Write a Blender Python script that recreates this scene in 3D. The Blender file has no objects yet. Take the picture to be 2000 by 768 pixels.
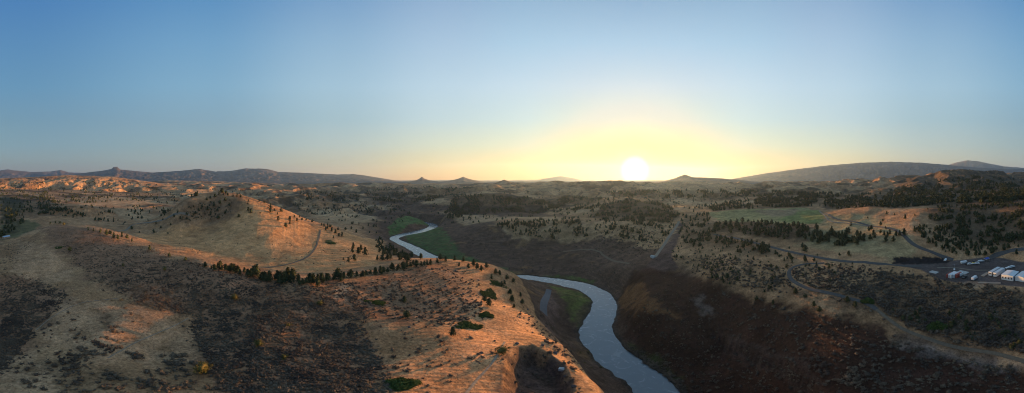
import bpy, bmesh, math, random
import numpy as np
from mathutils import Vector
R = math.radians
S = bpy.context.scene
COL = S.collection
rng = np.random.default_rng(7)
random.seed(7)

# ------------------------------------------------------------------ camera, sky, sun
CAMZ = 117.0                     # metres above the river
DPP = 0.12                       # degrees of view per photo pixel (2000 px wide)
HZ = 352.0                       # photo row of the eye-level horizon
SUN_AZ = R((1240 - 1000) * DPP)  # clockwise from +Y
SUN_EL = R(2.25)

cam = bpy.data.cameras.new('camera')
camo = bpy.data.objects.new('camera', cam)
COL.objects.link(camo)
S.camera = camo
S.render.engine = 'CYCLES'
camo.location = (0, 0, CAMZ)
camo.rotation_euler = (math.pi / 2, 0, 0)
cam.type = 'PANO'
cam.clip_start = 0.5
cam.clip_end = 200000
for tgt in (getattr(cam, 'cycles', None), cam):
    try:
        tgt.panorama_type = 'EQUIRECTANGULAR'
        tgt.latitude_min = -R((768 - HZ) * DPP)
        tgt.latitude_max = R(HZ * DPP)
        tgt.longitude_min = -R(1000 * DPP)
        tgt.longitude_max = R(1000 * DPP)
    except Exception:
        pass

W = bpy.data.worlds.new('World')
S.world = W
W.use_nodes = True
wn = W.node_tree.nodes
wl = W.node_tree.links
wn.clear()
SKY_STR = 0.15
w_out = wn.new('ShaderNodeOutputWorld')
w_bg = wn.new('ShaderNodeBackground')
w_sky = wn.new('ShaderNodeTexSky')
w_sky.sky_type = 'NISHITA'
w_sky.sun_disc = False
w_sky.sun_elevation = SUN_EL
w_sky.sun_rotation = SUN_AZ
w_sky.altitude = 700
w_sky.air_density = 1.0
w_sky.dust_density = 1.4
w_sky.ozone_density = 2.0
w_bg.inputs['Strength'].default_value = SKY_STR
# evening grade of the sky, by height above the horizon and bearing from the sun
SD = (math.sin(SUN_AZ) * math.cos(SUN_EL), math.cos(SUN_AZ) * math.cos(SUN_EL), math.sin(SUN_EL))
EXPO = 1.9
def wm(op, a, b=None, c=None):
    n = wn.new('ShaderNodeMath'); n.operation = op
    for k, v in enumerate((a, b, c)):
        if v is None: continue
        if isinstance(v, (int, float)): n.inputs[k].default_value = v
        else: wl.new(v, n.inputs[k])
    return n.outputs[0]
w_tc = wn.new('ShaderNodeTexCoord')
w_nrm = wn.new('ShaderNodeVectorMath'); w_nrm.operation = 'NORMALIZE'
wl.new(w_tc.outputs['Generated'], w_nrm.inputs[0])
w_sep = wn.new('ShaderNodeSeparateXYZ'); wl.new(w_nrm.outputs[0], w_sep.inputs[0])
w_el = wm('ARCSINE', w_sep.outputs['Z'])
w_el01 = wm('MULTIPLY_ADD', w_el, 1 / R(50), R(2) / R(50))          # -2 deg .. 48 deg
w_flat = wm('SQRT', wm('MAXIMUM', wm('SUBTRACT', 1.0, wm('MULTIPLY', w_sep.outputs['Z'], w_sep.outputs['Z'])), 1e-6))
w_hd = wm('DIVIDE', wm('ADD', wm('MULTIPLY', w_sep.outputs['X'], math.sin(SUN_AZ)), wm('MULTIPLY', w_sep.outputs['Y'], math.cos(SUN_AZ))), w_flat)
w_da = wm('MULTIPLY', wm('ARCCOSINE', wm('MINIMUM', wm('MAXIMUM', w_hd, -1.0), 1.0)), 180 / math.pi)
ELS = (42, 32, 22, 14, 8, 4, 2, .5)
TAB = {
 0:  ((142,180,213),(166,204,231),(195,220,238),(205,225,222),(238,228,140),(255,214,55),(255,198,15),(255,160,0)),
 12: ((144,182,213),(167,205,232),(193,218,237),(203,224,222),(232,226,160),(254,216,88),(255,196,45),(255,162,20)),
 25: ((146,184,215),(167,205,231),(192,220,238),(196,224,232),(216,226,200),(247,214,122),(254,194,80),(255,168,55)),
 45: ((146,180,213),(168,200,226),(186,215,232),(190,215,222),(212,220,198),(236,214,155),(247,198,122),(250,178,98)),
 70: ((122,165,205),(147,186,215),(165,200,220),(165,195,205),(185,200,195),(205,200,175),(215,190,155),(215,175,140)),
 100:((92,148,196),(114,165,203),(130,176,204),(135,170,188),(150,175,180),(170,180,176),(182,178,170),(186,172,162)),
 145:((72,128,184),(86,139,184),(98,148,182),(112,150,172),(128,158,172),(146,162,166),(158,160,160),(164,158,158))}
def lin(c): return [((v / 255 + .055) / 1.055) ** 2.4 if v > 10 else v / 3294 for v in c]
prev = None; pd = None
for da_, cols in TAB.items():
    rp = wn.new('ShaderNodeValToRGB'); wl.new(w_el01, rp.inputs['Fac'])
    e = rp.color_ramp; e.interpolation = 'LINEAR'
    gain = {0: .80, 12: .84, 25: .92}.get(da_, 1.0)      # the haze near the sun adds its own light
    for el_, c_ in sorted(zip(ELS, cols)):
        q = (el_ + 2) / 50
        k_ = 1 - (1 - gain) * min(1.0, max(0.0, (26 - el_) / 16)); x = e.elements.new(q); x.color = (*[v * k_ / (2 ** EXPO * SKY_STR) for v in lin(c_)], 1)
    lo_c = lin(sorted(zip(ELS, cols))[0][1]); hi_c = lin(cols[0])
    e.elements[0].color = (*[v / (2 ** EXPO * SKY_STR) * .9 * gain for v in lo_c], 1)
    e.elements[len(e.elements) - 1].color = (*[v / (2 ** EXPO * SKY_STR) * .85 for v in hi_c], 1)
    if prev is None: prev = rp.outputs[0]
    else:
        mr = wn.new('ShaderNodeMapRange'); mr.interpolation_type = 'SMOOTHSTEP' if da_ > 30 else 'LINEAR'
        mr.inputs['From Min'].default_value = pd; mr.inputs['From Max'].default_value = da_
        wl.new(w_da, mr.inputs['Value'])
        mx = wn.new('ShaderNodeMixRGB'); wl.new(mr.outputs[0], mx.inputs['Fac'])
        wl.new(prev, mx.inputs['Color1']); wl.new(rp.outputs[0], mx.inputs['Color2']); prev = mx.outputs[0]
    pd = da_
# the low sun itself, with its soft edge
w_dot = wn.new('ShaderNodeVectorMath'); w_dot.operation = 'DOT_PRODUCT'; w_dot.inputs[1].default_value = SD
wl.new(w_nrm.outputs[0], w_dot.inputs[0])
w_ang = wm('MULTIPLY', wm('ARCCOSINE', wm('MINIMUM', w_dot.outputs['Value'], 1.0)), 180 / math.pi / 24.0)
w_ramp = wn.new('ShaderNodeValToRGB'); wl.new(w_ang, w_ramp.inputs['Fac'])
cr = w_ramp.color_ramp; cr.interpolation = 'EASE'
stops = [(0.0, (8, 7.2, 6)), (0.075, (6, 5.2, 4)), (0.11, (3.4, 2.8, 1.3)), (0.16, (1.5, .85, .12)), (.28, (.5, .2, 0)), (.6, (.1, .03, 0)), (1.0, (0, 0, 0))]
for p_, c_ in stops[1:-1]: cr.elements.new(p_)
for e_, (p_, c_) in zip(cr.elements, stops):
    e_.position = p_; e_.color = (*c_, 1)
w_cap = wn.new('ShaderNodeVectorMath'); w_cap.operation = 'MINIMUM'; w_cap.inputs[1].default_value = (3.0, 2.2, 1.5)
wl.new(w_sky.outputs[0], w_cap.inputs[0])
w_mix = wn.new('ShaderNodeMixRGB'); w_mix.inputs['Fac'].default_value = .9
wl.new(w_cap.outputs[0], w_mix.inputs['Color1']); wl.new(prev, w_mix.inputs['Color2'])
w_add = wn.new('ShaderNodeMixRGB'); w_add.blend_type = 'ADD'; w_add.inputs['Fac'].default_value = 1.0
wl.new(w_mix.outputs[0], w_add.inputs['Color1']); wl.new(w_ramp.outputs[0], w_add.inputs['Color2'])
wl.new(w_add.outputs[0], w_bg.inputs['Color'])
wl.new(w_bg.outputs[0], w_out.inputs['Surface'])

sl = bpy.data.lights.new('sun', 'SUN')
sl.energy = 5.0
sl.angle = R(0.6)
sl.color = (1.0, 0.51, 0.19)
so = bpy.data.objects.new('sun', sl)
COL.objects.link(so)
so.rotation_euler = Vector(SD).to_track_quat('Z', 'Y').to_euler()

S.view_settings.view_transform = 'Standard'
S.view_settings.look = 'None'
S.view_settings.exposure = EXPO
S.view_settings.gamma = 1.0
S.cycles.max_bounces = 4
S.cycles.diffuse_bounces = 2
S.cycles.glossy_bounces = 2
S.cycles.volume_bounces = 0
S.cycles.use_denoising = True
S.cycles.use_adaptive_sampling = False
S.cycles.pixel_filter_type = 'BLACKMAN_HARRIS'
S.cycles.filter_width = 1.0
S.cycles.denoising_prefilter = 'ACCURATE'

# ------------------------------------------------------------------ helpers: objects and tags
def link(o, parent=None):
    COL.objects.link(o)
    if parent is not None:
        o.parent = parent
    return o

def tag(o, label=None, cat=None, group=None, kind=None):
    if label: o['label'] = label
    if cat: o['category'] = cat
    if group: o['group'] = group
    if kind: o['kind'] = kind
    return o

def empty(name, loc, rz=0.0):
    o = bpy.data.objects.new(name, None)
    o.location = loc
    o.rotation_euler = (0, 0, rz)
    o.empty_display_size = 0.5
    return link(o)

def mesh_np(name, V, F, mats=(), parent=None, smooth=False, attr=None, matidx=None):
    """V (n,3), F (m,k) with k = 3 or 4"""
    me = bpy.data.meshes.new(name)
    V = np.asarray(V, np.float32); F = np.asarray(F, np.int32)
    n, m, k = len(V), len(F), F.shape[1]
    me.vertices.add(n); me.vertices.foreach_set('co', V.ravel())
    me.loops.add(m * k); me.loops.foreach_set('vertex_index', F.ravel())
    me.polygons.add(m)
    me.polygons.foreach_set('loop_start', np.arange(0, m * k, k, dtype=np.int32))
    me.polygons.foreach_set('loop_total', np.full(m, k, np.int32))
    for mt in mats: me.materials.append(mt)
    if matidx is not None: me.polygons.foreach_set('material_index', np.asarray(matidx, np.int32))
    me.update(calc_edges=True)
    if smooth: me.polygons.foreach_set('use_smooth', np.ones(m, bool))
    if attr is not None:
        for an, av in attr.items():
            a = me.attributes.new(an, 'FLOAT_COLOR', 'POINT')
            a.data.foreach_set('color', np.asarray(av, np.float32).ravel())
    o = bpy.data.objects.new(name, me)
    if parent is not False: link(o, parent)
    return o

# ------------------------------------------------------------------ noise
_perm = rng.permutation(512)
_perm = np.concatenate([_perm, _perm])
_ga = rng.random(512) * 2 * math.pi
_gx, _gy = np.cos(_ga), np.sin(_ga)
def gnoise(x, y):
    xi = np.floor(x).astype(np.int64); yi = np.floor(y).astype(np.int64)
    xf = x - xi; yf = y - yi
    u = xf ** 3 * (xf * (xf * 6 - 15) + 10); v = yf ** 3 * (yf * (yf * 6 - 15) + 10)
    def g(ix, iy, dx, dy):
        h = _perm[(_perm[ix & 511] + iy) & 511]
        return _gx[h] * dx + _gy[h] * dy
    a = g(xi, yi, xf, yf); b = g(xi + 1, yi, xf - 1, yf)
    c = g(xi, yi + 1, xf, yf - 1); d = g(xi + 1, yi + 1, xf - 1, yf - 1)
    return (a + (b - a) * u) * (1 - v) + (c + (d - c) * u) * v
def fbm(x, y, oct=4, seed=0.0, gain=.5):
    s = np.zeros_like(x); a = 1.0
    for i in range(oct):
        s += a * gnoise(x + seed * 17.3 + i * 5.1, y - seed * 9.7 + i * 3.3)
        x = x * 2.03; y = y * 2.03; a *= gain
    return s
def sstep(a, b, x):
    t = np.clip((x - a) / (b - a), 0, 1)
    return t * t * (3 - 2 * t)

# ------------------------------------------------------------------ terrain: surveyed points (photo column, row, height above river) -> distance follows
def px_az(x): return (np.asarray(x, float) - 1000) * R(DPP)
def px_te(y): return np.tan((HZ - np.asarray(y, float)) * R(DPP))
CP = []
def cz(*pts):                    # x, y, z
    for x, y, z in pts:
        r = (z - CAMZ) / px_te(y)
        CP.append((float(px_az(x)), r, z))
def cr_(*pts):                   # x, y, r
    for x, y, r in pts:
        CP.append((float(px_az(x)), r, CAMZ + r * float(px_te(y))))
def cw(*pts):                    # x, r, z
    for x, r, z in pts:
        CP.append((float(px_az(x)), r, z))
cr_((0,768,46),(0,680,75),(0,600,115),(0,540,165),(0,492,260),(0,470,400),(0,440,600),(0,400,950),(0,375,1500),(0,356,2500))
cr_((-150,700,75),(-150,560,165),(-150,450,600),(-150,356,2500))
cr_((60,560,150),(60,505,215),(60,462,325),(60,446,560))
cr_((100,441,360),(100,427,600),(100,400,1000),(100,380,1500),(100,360,2500))
cr_((190,447,320),(200,560,130),(200,650,80),(200,768,44),(200,425,600),(200,400,1000),(200,378,1600),(200,362,2500))
cw((130,430,34),(200,400,36),(250,360,36))
cr_((300,487,225),(300,600,105),(300,700,66),(300,474,300),(300,455,400),(300,430,560),(300,400,1000),(300,378,1600),(300,364,2500))
cr_((400,512,170),(400,640,90),(400,504,230),(400,470,320),(400,440,380),(400,400,425),(430,379,445),(385,384,445),(350,402,430),(330,428,420),(470,384,440))
cw((430,560,58),(380,560,50),(480,540,56),(560,520,34),(640,520,20))
cr_((500,539,140),(500,650,82),(500,768,45),(500,529,175),(500,500,235),(500,450,310),(500,405,390),(520,402,405))
cr_((600,551,130),(600,650,84),(600,538,165),(600,500,235),(600,460,320),(600,437,380),(560,419,395),(650,446,385))
cr_((450,400,900),(450,385,1500),(450,368,2500),(600,400,1000),(600,380,1700),(600,366,2500))
cr_((700,545,140),(700,700,66),(700,522,185),(700,490,270),(700,464,380),(700,440,560),(700,420,800),(700,400,1100),(700,380,1800),(700,366,2500))
cr_((780,520,170),(780,600,112),(780,500,260),(780,486,340))
cz((760,450,4),(780,430,8),(765,470,2))
cr_((860,506,200),(860,560,140),(860,650,80),(860,768,46),(950,516,215),(950,560,150),(950,650,86),(950,768,47))
cr_((1020,550,210),(1010,580,150),(1040,620,112),(1000,768,48),(1050,680,76),(1100,676,84),(1130,726,64),(1130,768,52),(1050,750,51))
cr_((985,527,212),(1005,536,210),(970,521,214))
cw((870,260,20),(950,262,10),(800,330,14))
cz((1130,645,2),(1100,640,11),(1080,600,14),(1060,572,12),(1150,700,9),(1185,768,12),(1060,630,20),(1110,680,22))
cz((1250,600,22),(1300,650,18),(1300,700,10),(1350,745,6),(1400,768,11),(1200,570,16),(1150,545,3),(1100,528,5))
cz((1400,600,28),(1400,680,16),(1440,730,16),(1500,768,22),(1480,640,33),(1560,700,38),(1600,768,38),(1700,768,39),(1550,640,39),(1620,600,46),(1650,640,44),(1650,700,43),(1800,700,40),(1900,768,36),(2000,768,38),(2150,700,42),
   (2000,700,42),(2000,620,46),(1900,600,48),(1800,600,47),(1700,560,50),(1600,560,49),(1500,540,46),(1400,530,42),(1350,540,32),(1290,505,33))
cz((1850,545,50),(2000,550,50),(1900,510,50),(2000,515,51),(1800,530,50),(1500,500,48),(1400,480,46),(1600,490,52),(1700,480,56),(1800,470,60),(1700,440,62),(1800,430,70),(1850,420,74),(1700,405,74),(1800,398,76),(1900,400,82),(1950,440,66),(2000,400,85),(2150,400,85))
cr_((2000,362,1000),(2150,362,1000),(1900,378,560),(1885,343,1150),(1800,354,1150),(1750,375,800),(1650,385,900))
cz((1600,440,58),(1600,415,60),(1500,430,56),(1450,415,56),(1400,420,52),(1500,405,60),(1500,385,60),(1600,388,62),(1400,385,55),(1320,440,42),(1300,400,50))
cr_((1600,370,1700),(1500,370,1600),(1400,370,1500),(1300,380,1200),(1300,367,2500),(1800,360,2200),(1700,366,2500),(1500,364,2600))
cz((1230,389,66),(1170,408,50),(1150,426,38),(1250,450,40),(1200,440,42),(1250,500,28),(1200,490,20),(1150,500,12),(1200,530,17))
cw((1230,850,44),(1300,800,48))
cz((1100,440,38),(1100,480,12),(1100,500,7),(1000,435,38),(1000,480,8),(1000,520,2),(900,450,12),(900,480,4),(900,500,1),(880,425,16),(850,420,6),(950,425,18),(1100,425,30),(1100,410,25),(1000,405,25),(950,381,58),(880,387,48),(1000,377,58),(1100,385,40),(1180,392,38),(1100,370,50),(850,400,15),(800,385,15),(940,441,26),(970,436,35))
cr_((900,368,2300),(800,370,2300),(1000,367,2500))
cw((0,20,64),(500,15,66),(1000,18,66),(1500,20,62),(2000,20,58))
for _a in (160, 195, -160):
    for _r, _z in ((60, 58), (200, 55), (700, 50), (2500, 90)):
        CP.append((R(_a), _r, _z))
CP = np.array(CP)
Z0 = 50.0
def cpres(r, z): return (z - Z0) / r
_P = np.stack([CP[:, 0], np.log(CP[:, 1])], 1)
_v = cpres(CP[:, 1], CP[:, 2])
def _phi(d2): return np.sqrt(d2 + 0.0009)
_d2 = ((_P[:, None] - _P[None]) ** 2).sum(-1)
_A = _phi(_d2) + np.eye(len(_P)) * -1e-4
_n = len(_P)
_M = np.zeros((_n + 3, _n + 3)); _M[:_n, :_n] = _A; _M[:_n, _n] = 1; _M[_n, :_n] = 1
_M[:_n, _n + 1:] = _P; _M[_n + 1:, :_n] = _P.T
_w = np.linalg.solve(_M, np.concatenate([_v, np.zeros(3)]))
def rbf(az, lr):
    out = np.zeros_like(az); f = az.ravel(); l = lr.ravel(); o = out.ravel()
    for i in range(0, len(f), 20000):
        a = f[i:i + 20000]; b = l[i:i + 20000]
        d2 = (a[:, None] - _P[None, :, 0]) ** 2 + (b[:, None] - _P[None, :, 1]) ** 2
        o[i:i + 20000] = _phi(d2) @ _w[:_n] + _w[_n] + _w[_n + 1] * a + _w[_n + 2] * b
    return out

AZ = np.concatenate([np.arange(-180, -124, 4.0), np.arange(-124, 124.01, 0.2), np.arange(128, 180.1, 4.0)])
AZr = np.radians(AZ)
RG = np.concatenate([np.geomspace(2.0, 36, 14)[:-1], np.exp(np.arange(math.log(36), math.log(3200), 0.0055)),
                     np.exp(np.arange(math.log(3200), math.log(15500), 0.009))])
LR = np.log(RG)
A2, L2 = np.meshgrid(AZr, LR, indexing='ij')
R2 = np.exp(L2)
X2 = R2 * np.sin(A2); Y2 = R2 * np.cos(A2)

# coarse solve, then resample
ca = np.linspace(-math.pi, math.pi, 420); cl = np.linspace(LR[0], LR[-1], 260)
CA, CL = np.meshgrid(ca, cl, indexing='ij')
CR = rbf(CA, np.minimum(CL, math.log(2600)))
def bil(G, ga, gl, a, l):
    fa = np.clip((a - ga[0]) / (ga[1] - ga[0]), 0, len(ga) - 1.001); fl = np.clip((l - gl[0]) / (gl[1] - gl[0]), 0, len(gl) - 1.001)
    i = fa.astype(int); j = fl.astype(int); u = fa - i; v = fl - j
    u = u * u * (3 - 2 * u) * .5 + u * .5; v = v * v * (3 - 2 * v) * .5 + v * .5
    return (G[i, j] * (1 - u) + G[i + 1, j] * u) * (1 - v) + (G[i, j + 1] * (1 - u) + G[i + 1, j + 1] * u) * v
Z2 = Z0 + R2 * bil(CR, ca, cl, A2, L2)
# beyond 2.5 km the ground levels out into a high plain
far = sstep(math.log(1900), math.log(3000), L2)
Z2 = Z2 * (1 - far) + far * (46 + 0.0008 * (R2 - 2500))

# rolling relief at all wavelengths, scaled with distance
rel = np.zeros_like(Z2)
for k, lam in enumerate((9, 18, 36, 72, 144, 288, 576, 1150, 2300)):
    q = lam / R2
    wgt = sstep(.012, .03, q) * (1 - sstep(.35, .8, q))
    amp = 0.022 if lam < 30 else 0.040 if lam < 100 else 0.050
    n_ = gnoise(X2 / lam + k * 7.7, Y2 / lam - k * 3.1)
    rel += wgt * amp * lam * (n_ if k % 2 else (0.35 - np.abs(n_) * 1.3))
Z2 += rel * (1 - .65 * np.exp(-((np.degrees(A2) + 2) / 26) ** 2) * sstep(5.5, 5.7, L2) * (1 - sstep(6.2, 6.6, L2))) * (0.7 + 0.5 * sstep(5.5, 6.5, L2)) * (1 - .72 * sstep(math.log(1800), math.log(3200), L2))
# broad hills and swales of the middle distance
big = gnoise(A2 * 5.5 + 9, L2 * 4.5) + .5 * gnoise(A2 * 12 + 4, L2 * 10) + .22 * gnoise(A2 * 26, L2 * 22)
big = .55 - np.abs(big) * 1.5
Z2 += big * R2 * .042 * sstep(math.log(520), math.log(1000), L2) * (1 - .85 * sstep(math.log(1900), math.log(3600), L2)) * (1 - .7 * np.exp(-((np.degrees(A2) + 14) / 16) ** 2) * (R2 < 1300))

# ridges of the mountains: lines (photo column, row) at a distance
def ridge(R0, wid, pts, wob=.06, ero=.5, seed=0):
    global Z2
    xs = np.array([p[0] for p in pts], float); ys = np.array([p[1] for p in pts], float)
    col = np.degrees(AZr) / DPP + 1000
    te = px_te(np.interp(col, xs, ys)) + 0.0011 * gnoise(col / 11.0, np.full_like(col, seed * 3.3)) + .0004 * gnoise(col / 4.0, np.full_like(col, seed * 5.3))
    inside = (col >= xs[0] - 60) & (col <= xs[-1] + 60)
    edge = sstep(xs[0] - 60, xs[0], col) * (1 - sstep(xs[-1], xs[-1] + 60, col))
    Rw = R0 * np.exp(wob * gnoise(col / 90.0, np.full_like(col, seed)))
    H = CAMZ + Rw * te
    j0 = np.searchsorted(RG, R0 * math.exp(-3.0 * wid)); sub = slice(j0, len(RG))
    d = (L2[:, sub] - np.log(Rw)[:, None]) / wid
    prof = np.exp(-np.abs(d) ** 1.5 * 1.2)
    er = gnoise(A2[:, sub] * 26 + seed, L2[:, sub] * 11) + .5 * gnoise(A2[:, sub] * 60 + seed, L2[:, sub] * 26) + .3 * gnoise(A2[:, sub] * 130, L2[:, sub] * 55 + seed)
    prof = prof * (1 - ero * np.abs(er) * (1 - prof) * 2.4)
    base = Z2[:, sub]
    zz = base + (H[:, None] - base) * prof
    zz = np.where((H[:, None] > base), zz, base)
    Z2[:, sub] = base + np.maximum(zz - base, 0) * (edge * inside)[:, None]
# nearer hills first
ridge(1150, .22, [(1690,378),(1740,361),(1800,351),(1850,345),(1885,342),(1920,348),(1960,351),(2000,353),(2080,355)], seed=11)
ridge(900, .13, [(850,388),(880,384),(930,379),(975,377),(1005,381),(1040,388)], seed=12)
ridge(1500, .14, [(1095,384),(1130,377),(1160,376),(1200,384)], seed=13)
ridge(2300, .10, [(935,370),(955,362),(972,355),(985,351),(1000,357),(1030,367)], ero=.2, seed=14)
ridge(1500, .14, [(640,388),(680,380),(720,379),(770,386)], seed=15)
ridge(2000, .12, [(1020,368),(1040,360),(1085,360),(1100,366)], seed=31)
ridge(2500, .16, [(700,372),(760,366),(800,360),(840,358),(880,359),(930,364)], seed=16)
ridge(1700, .12, [(1080,380),(1110,374),(1140,369),(1180,371),(1230,375),(1280,379)], seed=33)
ridge(3300, .12, [(1150,364),(1185,359),(1240,360),(1290,357),(1330,355),(1400,360),(1450,366)], seed=34)
ridge(3000, .10, [(860,363),(930,358),(1010,361),(1040,359),(1080,357),(1110,359),(1150,362)], seed=35)
ridge(1250, .11, [(1290,382),(1340,376),(1390,374),(1450,380)], seed=36)
ridge(800, .12, [(1150,398),(1190,390),(1235,386),(1280,391),(1320,400)], seed=37)
ridge(1050, .12, [(640,396),(700,388),(760,387),(820,393)], seed=38)
ridge(2000, .13, [(1320,372),(1370,368),(1420,371)], seed=17)
ridge(2600, .12, [(1590,370),(1625,361),(1650,363),(1690,368)], seed=18)
ridge(2100, .25, [(-40,350),(60,346),(130,342),(220,345),(300,356),(360,366)], seed=19)
ridge(1500, .10, [(330,374),(380,372),(430,376)], seed=32)
ridge(3200, .2, [(250,358),(330,352),(420,354),(520,358),(620,362),(700,366)], seed=20)
ridge(620, .10, [(90,413),(130,402),(170,401),(205,410),(240,422)], wob=.02, seed=21)
ridge(800, .10, [(210,404),(250,399),(300,403)], wob=.02, seed=22)
ridge(5200, .24, [(745,362),(780,358),(800,355),(813,352),(819,349),(824,345),(829,349),(838,352),(860,355),(883,352),(896,349),(905,345),(914,349),(935,354),(975,361)], wob=.03, seed=23)
ridge(4300, .24, [(1150,366),(1200,360),(1260,358),(1300,353),(1318,348),(1337,341),(1352,346),(1400,348),(1440,351),(1500,359),(1560,357),(1620,360)], seed=24)
ridge(8200, .26, [(150,340),(180,336),(205,333),(218,330),(222,326),(229,326),(235,331),(260,334),(300,337),(350,334),(390,330),(420,335),(450,334),(480,329),(520,330),(545,336),(580,337),(620,339),(660,341),(690,340),(720,344),(750,349),(780,354),(810,357)], wob=.02, seed=25)
ridge(7800, .28, [(1400,356),(1440,348),(1500,338),(1560,330),(1620,323),(1680,318),(1740,316),(1800,318),(1850,322),(1900,327),(1960,330),(2000,331),(2100,332)], seed=26)
ridge(12000, .14, [(-60,333),(0,333),(15,331),(30,333),(60,336),(100,335),(118,332),(135,337),(180,338)], seed=27)
ridge(12000, .12, [(930,357),(985,354),(1040,354),(1070,348),(1095,344),(1120,348),(1160,357),(1240,358),(1300,356)], wob=.02, seed=28)
ridge(12000, .12, [(1800,330),(1850,323),(1870,317),(1890,313),(1905,314),(1925,318),(1960,325),(2000,328),(2100,331)], wob=.02, seed=29)

# ---- projections between the photo and the ground
TT = (Z2 - CAMZ) / R2
def refresh():
    global RM
    RM = np.maximum.accumulate((Z2 - CAMZ) / R2, axis=1)
refresh()
def zat(x, y):
    x = np.asarray(x, float); y = np.asarray(y, float)
    a = np.degrees(np.arctan2(x, y)); l = np.log(np.maximum(np.hypot(x, y), 2.01))
    fa = np.interp(a, AZ, np.arange(len(AZ))); fl = np.interp(l, LR, np.arange(len(LR)))
    i = np.minimum(fa.astype(int), len(AZ) - 2); j = np.minimum(fl.astype(int), len(LR) - 2); u = fa - i; v = fl - j
    return (Z2[i, j] * (1 - u) + Z2[i + 1, j] * u) * (1 - v) + (Z2[i, j + 1] * (1 - u) + Z2[i + 1, j + 1] * u) * v
def hit(x, y):
    """ground point seen at photo pixel (x, y)"""
    a = (x - 1000) * DPP
    i = int(round(np.interp(a, AZ, np.arange(len(AZ)))))
    te = float(px_te(y))
    row = RM[i]
    j = int(np.searchsorted(row, te))
    if j >= len(RG): return None
    if j > 0:
        t0, t1 = row[j - 1], row[j]
        f = (te - t0) / max(t1 - t0, 1e-9)
        r = RG[j - 1] + (RG[j] - RG[j - 1]) * f
    else: r = RG[0]
    return r * math.sin(R(a)), r * math.cos(R(a))
def plane_pt(x, y, z=0.0):
    r = (z - CAMZ) / float(px_te(y)); a = float(px_az(x))
    return r * math.sin(a), r * math.cos(a)

# ---- the river bed
def spline(P, n=12):
    P = np.array(P, float); out = []
    for i in range(len(P) - 1):
        p0 = P[max(i - 1, 0)]; p1 = P[i]; p2 = P[i + 1]; p3 = P[min(i + 2, len(P) - 1)]
        for k in range(n):
            t = k / n
            out.append(.5 * ((2 * p1) + (-p0 + p2) * t + (2 * p0 - 5 * p1 + 4 * p2 - p3) * t * t + (-p0 + 3 * p1 - 3 * p2 + p3) * t ** 3))
    out.append(P[-1]); return np.array(out)
rv = [(700,418,7),(745,428,7),(800,431,7),(838,437,10),(846,443,11),(822,452,11),(787,459,10),(770,466,9.5),(783,474,9.5),(803,483,10)]
rpts = [(*plane_pt(x, y), w) for x, y, w in rv]
for x_, r_, w_ in ((850, 345, 13), (905, 305, 12), (960, 282, 11), (995, 276, 8)):
    a_ = float(px_az(x_)); rpts.append((r_ * math.sin(a_), r_ * math.cos(a_), w_))
rpts += [(*plane_pt(x, y), w) for x, y, w in [(1020,541,6),(1075,548,8),(1130,558,10),(1170,576,10.5),(1181,600,10.5),(1170,628,10.5),(1164,650,11.5),(1183,680,11),(1218,712,9.5),(1262,745,8.5),(1310,790,8.5),(1390,850,8)]]
RV = spline(rpts, 10)
def poly_dist(P, X, Y):
    """distance to a polyline and interpolated third column"""
    D = np.full(X.shape, 1e9); Wd = np.zeros(X.shape)
    for a, b in zip(P[:-1], P[1:]):
        dx, dy = b[0] - a[0], b[1] - a[1]; L = dx * dx + dy * dy + 1e-9
        t = np.clip(((X - a[0]) * dx + (Y - a[1]) * dy) / L, 0, 1)
        d = np.hypot(X - a[0] - t * dx, Y - a[1] - t * dy)
        m = d < D; D[m] = d[m]
        if P.shape[1] > 2: Wd[m] = (a[2] + t * (b[2] - a[2]))[m]
    return D, Wd
jr = slice(0, int(np.searchsorted(RG, 1300)))
RD = np.full(Z2.shape, 1e9)
def inpoly(P, X, Y):
    P = np.asarray(P, float); c = np.zeros(X.shape, bool); j = len(P) - 1
    for i in range(len(P)):
        xi, yi = P[i, :2]; xj, yj = P[j, :2]
        m = ((yi > Y) != (yj > Y))
        with np.errstate(divide='ignore', invalid='ignore'):
            c ^= m & (X < (xj - xi) * (Y - yi) / (yj - yi + 1e-12) + xi)
        j = i
    return c
Xs, Ys = X2[:, jr], Y2[:, jr]
rd, rw_ = poly_dist(RV, Xs, Ys)
edge_n = 2.2 * gnoise(Xs / 14, Ys / 14) + 1.2 * gnoise(Xs / 5, Ys / 5)
e = rd - rw_ + edge_n
bank = sstep(0, 26, e)
Zb = Z2[:, jr]
zfloor = 0.5 + 1.0 * sstep(0, 8, e) + .3 * gnoise(Xs / 6, Ys / 6)
Zc = zfloor * (1 - bank) + np.maximum(Zb, 1.2 + .05 * np.maximum(e, 0)) * bank
Zc = np.where(e < 0, np.maximum(-3.0, e * 0.5), Zc)
farriver = sstep(500, 1200, R2[:, jr]) * 0
Z2[:, jr] = Zc
RD[:, jr] = e
refresh()

# flatten the works yard, lay a few benches
def wpoly(pts, plane=None):
    out = []
    for x, y in pts:
        p = plane_pt(x, y, plane) if plane is not None else hit(x, y)
        if p: out.append(p)
    return out
YARD = wpoly([(1745,516),(1800,527),(1835,545),(1870,552),(1950,556),(2060,562),(2060,515),(1990,512),(1960,505),(1925,503),(1880,508),(1850,511)], 50.0)
m = inpoly(YARD, Xs, Ys)
dy_, _ = poly_dist(np.array(YARD + YARD[:1]), Xs, Ys)
sd = np.where(m, -dy_, dy_)
f = 1 - sstep(-1, 9, sd)
Z2[:, jr] = Z2[:, jr] * (1 - f) + 50.0 * f
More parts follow.
